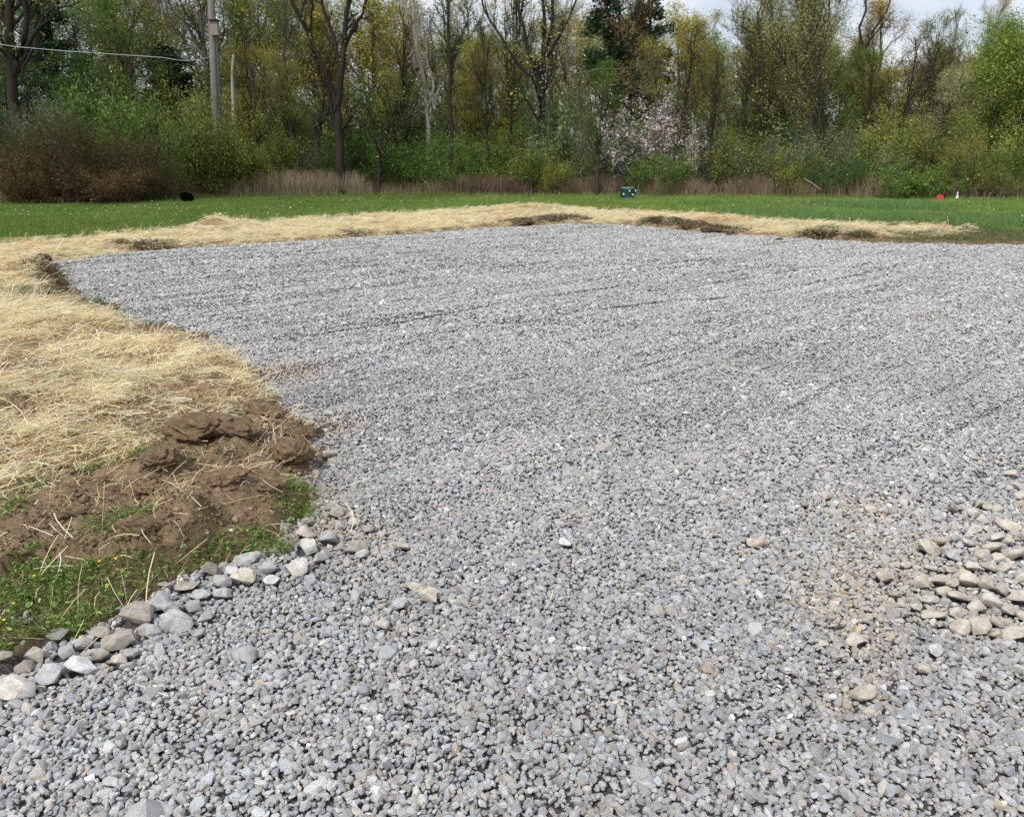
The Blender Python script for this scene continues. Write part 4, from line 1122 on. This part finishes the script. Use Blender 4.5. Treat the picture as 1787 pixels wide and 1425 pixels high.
feature("thin tree with dark trunk left of the pink flowering shrub", 48, [([(1100, 330), (1098, 180), (1108, 60), (1120, -60)], .16, .08), ([(1100, 120), (1080, 50), (1082, -40)], .08, .04)],
        dict(W=4.4, limbs=26, subs=6, twigs=5, leafn=3, lsize=.06, start=.3, ang=.8), 'rust', 'dark', seed=15)
feature("grey slender tree with fine bare twigs left of the pale leafed tree", 47, [([(1325, 340), (1328, 200), (1330, 100), (1322, 20)], .12, .05), ([(1330, 130), (1310, 80), (1300, 50)], .06, .03)],
        dict(W=5, limbs=26, subs=7, twigs=6, leafn=2, lsize=.05, start=.2, ang=.6), 'pale', 'brown', seed=16)

# ---- crowns placed one by one: px, top py, width px, distance, kind, leaf, bark, label
TREES = [
 (190, 8, 170, 49, 'full', 'bright', 'brown', "fresh green crown behind the slender stem on the left"),
 (75, 30, 170, 52, 'pine', 'dark', 'dark', "dark evergreen right behind the big forking trunk at left"),
 (300, 85, 190, 54, 'pine', 'dark', 'dark', "dark evergreen between the cable and the wooden pole"),
 (340, -60, 220, 57, 'bare', 'pale', 'grey', "thin leafed tall tree with sky showing behind the wooden pole"),
 (255, -30, 150, 58, 'airy', 'yellow', 'grey', "yellowish airy crown above the dark evergreen left of the pole"),
 (430, 100, 150, 50, 'full', 'yellow', 'mid', "golden olive crown just right of the grey snag pole"),
 (470, 0, 170, 55, 'airy', 'olive', 'grey', "tall olive crown left of the two stemmed dark tree"),
 (510, 130, 120, 48, 'airy', 'olive', 'brown', "low olive tree under the left stem of the forked tree"),
 (655, 30, 150, 53, 'airy', 'yellow', 'brown', "yellow olive crown right of the two stemmed dark tree"),
 (700, 150, 120, 50, 'full', 'olive', 'brown', "low olive crown below the pale stripped tree"),
 (835, 105, 130, 52, 'full', 'yellow', 'grey', "golden crown between the straight thin tree and the fan tree"),
 (770, 60, 120, 56, 'bare', 'pale', 'grey', "sparse grey tree with sky behind the straight thin tree"),
 (900, 130, 110, 50, 'airy', 'yellow', 'brown', "golden green crown below the fan tree"),
 (1047, 142, 110, 45, 'airy', 'bright', 'brown', "small bright green crown under the broken horizontal limb"),
 (1010, 20, 130, 56, 'airy', 'cream', 'grey', "tall cream leafed tree right of the fan shaped tree"),
 (1085, -60, 130, 52, 'pine', 'dark', 'dark', "tall dark pine left in the pair right of centre"),
 (1150, -40, 120, 54, 'pine', 'dark', 'dark', "tall dark pine right in the pair right of centre"),
 (1180, 90, 120, 50, 'airy', 'yellow', 'grey', "yellow green crown below the right hand pine"),
 (1225, 50, 120, 53, 'full', 'yellow', 'grey', "dense yellow green crown right of the two pines"),
 (1245, 120, 110, 49, 'full', 'olive', 'mid', "olive crown in front of the dense yellow green crown"),
 (1292, 60, 130, 55, 'full', 'olive', 'mid', "green crown under the sky gap right of centre"),
 (1340, -5, 140, 56, 'airy', 'pale', 'grey', "tall thin crowned tree at the right side of the sky gap"),
 (1450, 40, 130, 52, 'full', 'olive', 'mid', "olive crown left of the bare twisting tree"),
 (1505, 105, 110, 50, 'full', 'bright', 'brown', "green crown below the bare twisting tree"),
 (1568, 28, 130, 55, 'full', 'orange', 'brown', "orange tinted budding crown on the right skyline"),
 (1560, 140, 130, 48, 'airy', 'yellow', 'brown', "low yellow green tree below the orange crown"),
 (1622, 145, 120, 46, 'airy', 'cream', 'brown', "spreading cream tipped tree above the fresh green shrubs"),
 (1655, 45, 80, 57, 'bare', 'cream', 'grey', "nearly bare tree with white buds right of the orange crown"),
 (1650, 110, 110, 54, 'airy', 'rust', 'brown', "brownish twiggy tree below the white budded tree"),
 (1722, 20, 90, 58, 'airy', 'cream', 'grey', "tallest cream leafed tree near the right edge"),
 (1690, 165, 90, 47, 'airy', 'pale', 'brown', "low pale tree left of the bright rounded tree"),
 (560, -40, 160, 56, 'airy', 'pale', 'grey', "tall pale airy tree seen through the fork of the dark tree"),
 (690, -30, 150, 58, 'airy', 'olive', 'grey', "tall thin crown behind the left of the pale stripped tree"),
 (815, -20, 150, 58, 'airy', 'pale', 'grey', "tall pale airy tree between the straight tree and fan tree"),
 (890, -40, 140, 60, 'airy', 'cream', 'grey', "tall cream budded tree seen through the fan tree's limbs"),
 (965, -10, 130, 57, 'bare', 'pale', 'grey', "nearly bare tall tree right behind the fan tree"),
 (1425, -50, 150, 56, 'airy', 'pale', 'grey', "tallest airy crown directly behind the pale leafed tree"),
 (1610, 62, 130, 53, 'airy', 'olive', 'brown', "olive crown filling the skyline right of the orange crown"),
 (120, 60, 90, 48, 'bare', 'olive', 'dark', "slim dark stemmed tree right of the big forking trunk"),
 (440, 70, 80, 47, 'bare', 'olive', 'dark', "slim dark stemmed tree right of the grey snag pole"),
 (530, 60, 90, 47, 'bare', 'olive', 'dark', "slim dark stemmed tree left of the forked dark trunk"),
 (690, 60, 90, 48, 'bare', 'yellow', 'dark', "slim dark stemmed tree left of the pale stripped tree"),
 (850, 70, 90, 47, 'bare', 'olive', 'dark', "slim dark stemmed tree between the straight tree and fan tree"),
 (1180, 60, 90, 47, 'bare', 'yellow', 'dark', "slim dark stemmed tree in front of the right hand pine"),
 (1250, 110, 80, 46, 'bare', 'olive', 'dark', "slim dark stemmed tree right of the pink blossom"),
 (1300, 90, 80, 47, 'bare', 'pale', 'dark', "slim dark stemmed tree just left of the grey slender tree"),
 (1450, 90, 90, 46, 'bare', 'pale', 'dark', "slim dark stemmed tree right of the crooked trunk"),
 (1535, 110, 80, 47, 'bare', 'yellow', 'dark', "slim dark stemmed tree below the bare twisting tree"),
 (1585, 90, 80, 47, 'bare', 'orange', 'dark', "slim dark stemmed tree in front of the orange crown"),
 (1685, 90, 90, 47, 'bare', 'pale', 'dark', "slim dark stemmed tree left of the bright rounded tree"),
 (1780, 70, 100, 54, 'full', 'green', 'brown', "green crown behind the bright rounded tree at the edge"),
 (130, 120, 120, 47, 'full', 'deep', 'brown', "dark green low crown behind the bramble thicket"),
 (20, 110, 110, 49, 'full', 'deep', 'dark', "deep green crown low at the left edge"),
 (600, 150, 110, 50, 'airy', 'olive', 'brown', "dim olive tree behind the base of the forked tree"),
 (380, 140, 120, 52, 'full', 'olive', 'mid', "olive crown directly behind the wooden pole"),
]
for i, (px, py, wpx, D, kd, lf, bk, lb) in enumerate(TREES):
    pr = proto((kd, i % 3), TP[kd](i % 3))
    p = pt(px, py, D); x = p[0]; ht = p[2]
    sw = (wpx / FPX * D) / BASEW[kd] * 1.12
    put("pine_tree" if kd == 'pine' else "tree", pr, (x, D, zg(x, D)), (sw, sw, ht / BASEH[kd] * 1.06), (i * 2.4) % 6.28, lf, bk, lb, "tree")

# ---- shrubs at the foot of the wood
SHP = dict(
    leafy=lambda i: lambda: shrub_geo(np.random.default_rng(500 + i), leafn=24, lsize=.036),
    twiggy=lambda i: lambda: shrub_geo(np.random.default_rng(600 + i), stems_n=24, leafn=9, lsize=.031, lspread=.14, twigs=7),
    arching=lambda i: lambda: shrub_geo(np.random.default_rng(700 + i), stems_n=20, leafn=13, lsize=.05, lspread=.08, arch=.10),
    bloom=lambda i: lambda: shrub_geo(np.random.default_rng(800 + i), H=6.2, W=5.5, stems_n=12, leafn=9, lsize=.05, lspread=.10, twigs=5))
SHRUBS = [
 (20, 222, 170, 0.8, 'twiggy', 'brown', 'red', "brown bramble thicket at the far left edge"), (100, 218, 150, .5, 'twiggy', 'brown', 'red', "brown bramble thicket, second from the left edge"), (175, 228, 140, .6, 'twiggy', 'brown', 'red', "reddish brown thicket, third from the left edge"),
 (245, 262, 110, .7, 'twiggy', 'brown', 'red', "low brown thicket nearest the black oval"), (60, 275, 150, -.2, 'twiggy', 'rust', 'red', "rusty low brambles at the front left"), (170, 290, 150, -.1, 'twiggy', 'rust', 'red', "rusty low brambles in front of the third thicket"),
 (165, 140, 150, 4, 'leafy', 'bright', 'brown', "fresh green shrub standing above the brown thicket"), (85, 195, 110, 4.5, 'twiggy', 'grey', 'grey', "grey green shrub beside the big forking trunk at left"), (240, 195, 120, 3, 'leafy', 'green', 'brown', "green shrub right of the slender stem"),
 (310, 165, 150, 3, 'leafy', 'olive', 'brown', "olive shrub left of the wooden pole"), (410, 175, 160, 2.2, 'leafy', 'olive', 'brown', "broad yellow olive shrub hiding the foot of the wooden pole"), (350, 245, 130, 1.4, 'leafy', 'green', 'brown', "green shrub behind the black oval"), (460, 235, 110, 1.5, 'leafy', 'olive', 'brown', "olive shrub right of the pole's foot"),
 (515, 195, 110, 3, 'twiggy', 'grey', 'brown', "grey twiggy shrub left of the forked tree"), (550, 250, 100, 2, 'twiggy', 'grey', 'mid', "bare grey shrub against the forked tree trunk"), (635, 245, 120, 1.7, 'leafy', 'deep', 'brown', "dark green shrub right of the forked tree trunk"), (640, 190, 110, 4, 'twiggy', 'olive', 'brown', "olive twiggy shrub behind the crooked dead tree"),
 (705, 235, 120, 2, 'leafy', 'green', 'brown', "green shrub below the pale stripped tree"), (745, 190, 110, 4, 'twiggy', 'grey', 'grey', "grey shrub at the foot of the pale stripped tree"), (775, 248, 130, 1.2, 'leafy', 'green', 'brown', "mid green shrub below the straight thin tree"),
 (850, 238, 140, 1.5, 'leafy', 'green', 'brown', "wide green shrub left of the fan tree's foot"), (845, 275, 90, .5, 'leafy', 'bright', 'brown', "small bright green shrub in front of the wide green shrub"), (915, 260, 110, .8, 'leafy', 'olive', 'brown', "sloping yellow green shrub below the fan tree"), (975, 270, 90, .6, 'leafy', 'olive', 'brown', "yellow tinged low shrub right of the fan tree's foot"),
 (900, 185, 110, 4, 'leafy', 'green', 'mid', "green shrub behind the sloping yellow green shrub"), (985, 165, 130, 3, 'leafy', 'grey', 'mid', "pale green shrub with light tips left of the pink blossom"), (1045, 225, 90, 2, 'twiggy', 'grey', 'mid', "dark twiggy shrub left below the pink blossom"),
 (1028, 190, 52, 1.6, 'bloom', 'pink', 'brown', "narrow pink blossoming shrub left of the broad pink one"), (1120, 165, 105, 1.2, 'bloom', 'pink', 'brown', "broad pink blossoming shrub behind the green box"), (1190, 205, 62, 1.9, 'bloom', 'pink', 'brown', "small pink blossoming shrub right of the broad pink one"),
 (1150, 190, 130, 3.4, 'leafy', 'grey', 'brown', "grey green shrub behind the pink blossom"), (1095, 272, 110, .7, 'leafy', 'green', 'brown', "fresh green low shrub right behind the green box"), (1165, 268, 110, .8, 'leafy', 'green', 'brown', "fresh green low shrub right of the green box"),
 (1215, 225, 110, 3, 'twiggy', 'grey', 'brown', "grey green twiggy shrub right of the pink blossom"), (1265, 240, 130, 2, 'twiggy', 'olive', 'brown', "olive twiggy shrub below the sky gap"), (1335, 245, 130, 1.6, 'twiggy', 'grey', 'mid', "wide grey green shrub left of the crooked trunk"), (1400, 262, 120, 1.4, 'leafy', 'olive', 'brown', "olive shrub at the foot of the crooked trunk"),
 (1460, 278, 100, 1.0, 'leafy', 'deep', 'brown', "dark green shrub above the fallen log"), (1440, 215, 120, 4, 'twiggy', 'grey', 'mid', "grey twiggy shrub behind the dark green shrub"), (1522, 255, 100, 2.2, 'leafy', 'grey', 'brown', "grey green shrub left of the arching fresh shrub"),
 (1572, 288, 110, .8, 'arching', 'bright', 'brown', "arching fresh green shrub left of the red disc"), (1645, 285, 100, 1.5, 'arching', 'bright', 'brown', "arching fresh green shrub above the red disc"), (1540, 200, 120, 4, 'leafy', 'olive', 'brown', "olive shrub below the orange crown"),
 (1700, 255, 110, 2, 'twiggy', 'olive', 'brown', "brownish shrub right of the white marker post"), (1752, 290, 100, 1.2, 'twiggy', 'olive', 'brown', "low olive shrub at the foot of the bright rounded tree"), (1620, 215, 110, 4.5, 'twiggy', 'olive', 'mid', "olive shrub under the cream tipped tree"), (1720, 200, 110, 4, 'leafy', 'olive', 'brown', "olive shrub behind the bright rounded tree's trunk"), (1790, 250, 110, 2.4, 'leafy', 'green', 'brown', "green shrub on the right edge behind the trunk"),
]
for i, (px, py, wpx, dd, kd, lf, bk, lb) in enumerate(SHRUBS):
    pr = proto((kd, i % 3), SHP[kd](i % 3))
    x0 = (px - CX) / FPX * 44; D = float(BACK(np.array([x0]))[0]) + .9 + dd
    p = pt(px, py, D); x = p[0]; ht = p[2]
    sw = wpx / FPX * D / 4.2 * 1.1
    put("shrub", pr, (x, D, 0), (sw, sw * .8, ht / (4.9 if kd == 'bloom' else 2.85)), (i * 1.7) % 6.28, lf, bk, lb, "shrub")

# ---- the wood behind: too many stems to count, one mass
def build_wood():
    rng = np.random.default_rng(77); aw, al = Acc(), Acc()
    sky_px = [(-300, -80), (0, -110), (120, -90), (300, -50), (420, -20), (560, -20), (680, 5), (760, 45), (900, 55), (1000, 40), (1080, 0), (1180, 50), (1240, 92), (1300, 70), (1380, 50), (1500, 100), (1600, 85), (1700, 95), (1787, 80), (2100, 60)]
    sx = [a for a, b in sky_px]; sy = [b for a, b in sky_px]
    pal = ['olive', 'yellow', 'olive', 'pale', 'green', 'deep', 'olive', 'grey', 'orange']
    lib = [tree_geo(np.random.default_rng(900 + i), H=14, W=7, limbs=26, subs=6, twigs=4, leafn=[20, 12, 22, 15][i], lsize=.062, lspread=.28, start=.06, ang=.9, twr=.018) for i in range(4)]
    lib2 = [shrub_geo(np.random.default_rng(950 + i), leafn=12, lsize=.06, lspread=.2, twigs=4, twr=.012) for i in range(2)]
    out = Acc()
    def stamp(pair, x, y, z, s, sz, rz, lc, bc):
        for acc_, mi, tint in ((pair[0], 0, bc), (pair[1], 1, lc)):
            V = np.concatenate(acc_.V); C = np.concatenate(acc_.C)
            c_, s_ = math.cos(rz), math.sin(rz)
            X = (V[:, 0] * c_ - V[:, 1] * s_) * s + x; Y = (V[:, 0] * s_ + V[:, 1] * c_) * s + y; Z = V[:, 2] * sz + z
            out.add(np.stack([X, Y, Z], 1), np.concatenate(acc_.F), C * np.array(tint), mi)
    for D, step, lo in ((55, 3.4, 0), (62, 3.8, -8), (71, 4.4, -14), (82, 5.2, -20)):
        x = -D * .78
        while x < D * .78:
            xx = x + rng.normal(0, .8); yy = D + rng.normal(0, 1.6)
            px = xx / yy * FPX * .98 + CX
            ty = np.interp(px, sx, sy) + rng.uniform(-10, 40) + (15 if D < 60 else 0)
            ht = max(6., pt(px, ty, yy)[2])
            lc = np.array(LEAFS[pal[rng.integers(len(pal))]]) * rng.uniform(.8, 1.1)
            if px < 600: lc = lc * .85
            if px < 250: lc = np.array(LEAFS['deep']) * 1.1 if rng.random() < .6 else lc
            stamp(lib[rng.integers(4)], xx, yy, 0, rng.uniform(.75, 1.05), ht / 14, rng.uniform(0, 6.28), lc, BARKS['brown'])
            x += step
    for D, step in ((49.5, 3.6), (53, 4.2), (59, 5)):
        x = -D * .75
        while x < D * .75:
            stamp(lib2[rng.integers(2)], x + rng.normal(0, .5), D + rng.normal(0, .7), 0, rng.uniform(.9, 1.3), rng.uniform(1.0, 1.9), rng.uniform(0, 6.28), np.array(LEAFS[['olive', 'green', 'grey', 'deep'][rng.integers(4)]]) * .95, BARKS['brown'])
            x += step
    o = mobj("woodland", out.mesh("woodland", (M_BARK, M_LEAF)))
    o.color = (1, 1, 1, 1)
    tag(o, "dense mass of spring trees deep in the wood", "wood", kind='stuff')
build_wood()

# ------------------------------------------------------------------ small things
def bmobj(name, bm, mats, parent=None, smooth=False):
    me = bpy.data.meshes.new(name); bm.to_mesh(me); bm.free()
    for m in mats: me.materials.append(m)
    if smooth:
        me.polygons.foreach_set('use_smooth', np.ones(len(me.polygons), dtype=bool)); me.update()
        try: me.set_sharp_from_angle(angle=R(35))
        except Exception: pass
    return mobj(name, me, parent)

def cyl(bm, r1, r2, h, loc=(0, 0, 0), rot=None, seg=20):
    mtx = Matrix.Translation(loc) @ (rot.to_4x4() if rot is not None else Matrix()) @ Matrix.Translation((0, 0, h / 2))
    bmesh.ops.create_cone(bm, segments=seg, radius1=r1, radius2=r2, depth=h, cap_ends=True, matrix=mtx)

def bevel_all(bm, w, seg=2):
    bmesh.ops.bevel(bm, geom=[e for e in bm.edges if e.calc_face_angle(0) > .5], offset=w, segments=seg, affect='EDGES', clamp_overlap=True)

def tubeobj(name, pts, r0, r1, mt, parent=None, sides=10, n=24):
    pts = np.array(pts, float); seg = np.linalg.norm(np.diff(pts, axis=0), axis=1); cs = np.concatenate([[0], np.cumsum(seg)])
    tt = np.linspace(0, cs[-1], n); q = np.stack([np.interp(tt, cs, pts[:, i]) for i in range(3)], 1)
    for _ in range(2): q[1:-1] = (q[:-2] + 2 * q[1:-1] + q[2:]) / 4
    a = Acc(); tubes(a, q[None], np.linspace(r0, r1, n)[None], sides, np.ones(3))
    m = a.mesh(name, (mt,), True)
    return mobj(name, m, parent)

M_POLE = mat_plain("weathered_wood", (.235, .22, .20), .95, .1, 5, .35, .6, 12, .02, (6, 6, .5))
M_CONDUIT = mat_plain("grey_conduit", (.10, .105, .11), .6, .3, 8, .15)
M_BOX = mat_plain("old_board", (.30, .24, .22), .9, .1, 6, .25, .4, 20, .01)
M_LID = mat_plain("dark_lid", (.035, .033, .03), .8, .2, 6, .2)
M_WIRE = mat_plain("white_cable", (.50, .52, .54), .5, .3, 6, .08)
# utility pole
D = 46.0
b0 = pt(380, 345, D); b0[2] = 0
top = pt(365, -90, D); up = pt(371, 40, D)
pole = empty("utility_pole", b0); tag(pole, "weathered wooden utility pole with a box, rising from the olive shrubs", "pole")
L_ = lambda p: np.array(p) - b0
tubeobj("shaft", [L_(b0) - [0, 0, .3], L_(pt(376, 180, D)), L_(pt(371, 60, D)), L_(top)], .25, .17, M_POLE, pole, 14)
c0 = pt(383.5, 190, D - .22); c1 = pt(378.5, 68, D - .22)
tubeobj("conduit", [L_(pt(389, 340, D - .2)), L_(c0), L_(c1), L_(pt(380, 64, D - .25))], .055, .05, M_CONDUIT, pole, 8)
bx = pt(375, 50, D - .33) - b0
bm = bmesh.new(); bmesh.ops.create_cube(bm, size=1, matrix=Matrix.Translation((bx[0], bx[1], bx[2])) @ Matrix.Diagonal((.40, .30, .68, 1))); bevel_all(bm, .015)
nb = bmobj("nest_box", bm, (M_BOX,), pole)
bm = bmesh.new(); bmesh.ops.create_cube(bm, size=1, matrix=Matrix.Translation((bx[0] + .01, bx[1] - .03, bx[2] + .375)) @ Matrix.Diagonal((.50, .44, .05, 1))); bevel_all(bm, .01)
bmobj("roof", bm, (M_LID,), nb)
bm = bmesh.new(); cyl(bm, .03, .03, .22, tuple(L_(pt(382, 70, D - .3))), Matrix.Rotation(R(70), 3, 'Y'), 10); bmobj("hook", bm, (M_LID,), pole)
# overhead cable
cb = tubeobj("overhead_cable", [pt(-80, 66, 44), pt(30, 82, 44), pt(110, 89, 44.2), pt(200, 95, 44.4), pt(290, 101, 44.6), pt(318, 107, 44.8), pt(335, 105, 44.9), pt(346, 105, 45), pt(371, 98, 45.7)], .017, .014, M_WIRE, None, 6, 60)
tag(cb, "thin white cable sagging from the left edge towards the wooden pole", "cable")
# grey snag pole
M_SNAG = mat_plain("bleached_wood", (.42, .39, .34), .95, .1, 4, .3, .4, 16, .02, (5, 5, .6))
b1 = pt(409, 345, 48.); b1[2] = 0
sn = tubeobj("dead_snag", [b1 - [0, 0, .3], pt(407, 170, 48), pt(405, 135, 48), pt(408, 96, 48)], .13, .085, M_SNAG, None, 9)
tag(sn, "short bleached dead trunk standing right of the wooden pole", "snag")

# green riser box
M_GREEN = mat_plain("dark_green_plastic", (.008, .060, .055), .45, .4, 6, .1)
M_GLID = mat_plain("green_lid", (.10, .20, .18), .45, .4, 6, .1)
M_WHT = mat_plain("white_plastic", (.78, .78, .76), .5, .4, 6, .05)
g = gp(1095, 348); g = np.array([g[0], 41.5, 0]); g[0] = pt(1095, 340, 41.5)[0]
gb = empty("riser_box", (g[0], g[1], zg(g[0], g[1]))); tag(gb, "dark green round utility riser with white bolts at the back of the lawn", "riser")
bm = bmesh.new(); cyl(bm, .33, .32, .50, (0, 0, 0), None, 28)
for k in range(14):
    a = k * 2 * math.pi / 14; bmesh.ops.create_cube(bm, size=1, matrix=Matrix.Rotation(a, 4, 'Z') @ Matrix.Translation((.335, 0, .24)) @ Matrix.Diagonal((.03, .02, .44, 1)))
bmobj("body", bm, (M_GREEN,), gb)
bm = bmesh.new(); cyl(bm, .355, .345, .035, (0, 0, .50), None, 32); cyl(bm, .345, .25, .03, (0, 0, .535), None, 32); bmobj("lid", bm, (M_GLID,), gb, True)
for (ax, az) in ((-.23, .24), (.22, .21), (.05, .40)):
    bm = bmesh.new(); yy = -math.sqrt(.345 ** 2 - ax ** 2) - .01
    cyl(bm, .045, .04, .03, (ax, yy + .01, az), Matrix.Rotation(R(90), 3, 'X'), 12); bmobj("bolt_cap", bm, (M_WHT,), gb)
bm = bmesh.new(); cyl(bm, .055, .05, .07, (.34, -.05, .38), Matrix.Rotation(R(90), 3, 'Y'), 12); bmobj("side_port", bm, (M_WHT,), gb)

# red disc marker
M_RED = mat_plain("red_marker", (.62, .035, .04), .5, .4, 5, .18)
M_STEEL = mat_plain("grey_stake", (.3, .3, .3), .5, .5, 6, .1, metal=.6)
D = 39.5; p = pt(1640, 345.5, D); z0 = zg(p[0], D)
rd = empty("red_marker", (p[0], D, z0)); tag(rd, "round red marker disc in the grass left of the white post", "marker")
bm = bmesh.new(); cyl(bm, .175, .165, .035, (0, 0, p[2] - z0), Matrix.Rotation(R(82), 3, 'X'), 10); cyl(bm, .11, .09, .05, (0, 0, p[2] - z0), Matrix.Rotation(R(82), 3, 'X'), 12)
bmobj("disc", bm, (M_RED,), rd)
bm = bmesh.new(); cyl(bm, .012, .012, p[2] - z0 + .12, (0, .03, -.1), None, 8); bmobj("stake", bm, (M_STEEL,), rd)
# white post
D = 39.0; p = pt(1669, 352, D); z0 = zg(p[0], D); top = pt(1669, 335, D)[2] - z0
wp = empty("marker_post", (p[0], D, z0)); tag(wp, "small white capped marker post near the right end of the lawn", "post")
bm = bmesh.new(); cyl(bm, .065, .065, top * .50, (0, 0, -.02), None, 16); cyl(bm, .065, .03, top * .14, (0, 0, top * .48), None, 16); bmobj("base", bm, (M_WHT,), wp, True)
bm = bmesh.new(); cyl(bm, .069, .069, top * .12, (0, 0, top * .20), None, 16); bmobj("band", bm, (M_CONDUIT,), wp, True)
bm = bmesh.new(); cyl(bm, .028, .026, top * .28, (0, 0, top * .62), None, 12); cyl(bm, .040, .03, top * .1, (0, 0, top * .9), None, 12); bmobj("tip", bm, (M_WHT,), wp, True)
# unidentified black oval, built as a tilted standing disc
M_BLK = mat_plain("matte_black", (.0015, .0015, .0015), .9, .02, 6, .1)
D = 37.3; p = pt(326.5, 344.8, D); z0 = zg(p[0], D)
bm = bmesh.new()
rt = Matrix.Rotation(R(14), 3, 'Y') @ Matrix.Rotation(R(86), 3, 'X')
cyl(bm, 1, 1, .12, (0, 0, 0), None, 40); bevel_all(bm, .05, 3)
bm.transform((rt @ Matrix.Diagonal((.325, .235, .30))).to_4x4())
o = bmobj("black_oval", bm, (M_BLK,), None, True); o.location = (p[0], D, p[2])
tag(o, "plain black oval disc standing tilted at the back of the lawn", "lid")
# fallen logs and loose sticks
M_LOG = mat_plain("rotten_log", (.10, .085, .07), .95, .1, 5, .35, .5, 15, .02)
for (pp, D, r0, r1, lb) in (([(1480, 345), (1505, 338), (1540, 336)], 42.5, .06, .03, "thin dark fallen branch lying under the dark green shrub"), ([(1490, 346), (1530, 343), (1560, 346)], 42.0, .06, .04, "second fallen branch lying lower beside the first"), ([(1762, 346), (1778, 344), (1800, 341)], 41.5, .05, .04, "fallen branch at the right edge under the trunk")):
    o = tubeobj("fallen_branch", [pt(a, b, D) for a, b in pp], r0, r1, M_LOG, None, 8); tag(o, lb, "branch")
o = tubeobj("stick", [pt(1403, 311, 43), pt(1418, 320, 42.6), pt(1432, 331, 42.2)], .02, .015, M_SNAG, None, 6); tag(o, "pale stick leaning in the dry grass right of centre", "stick")
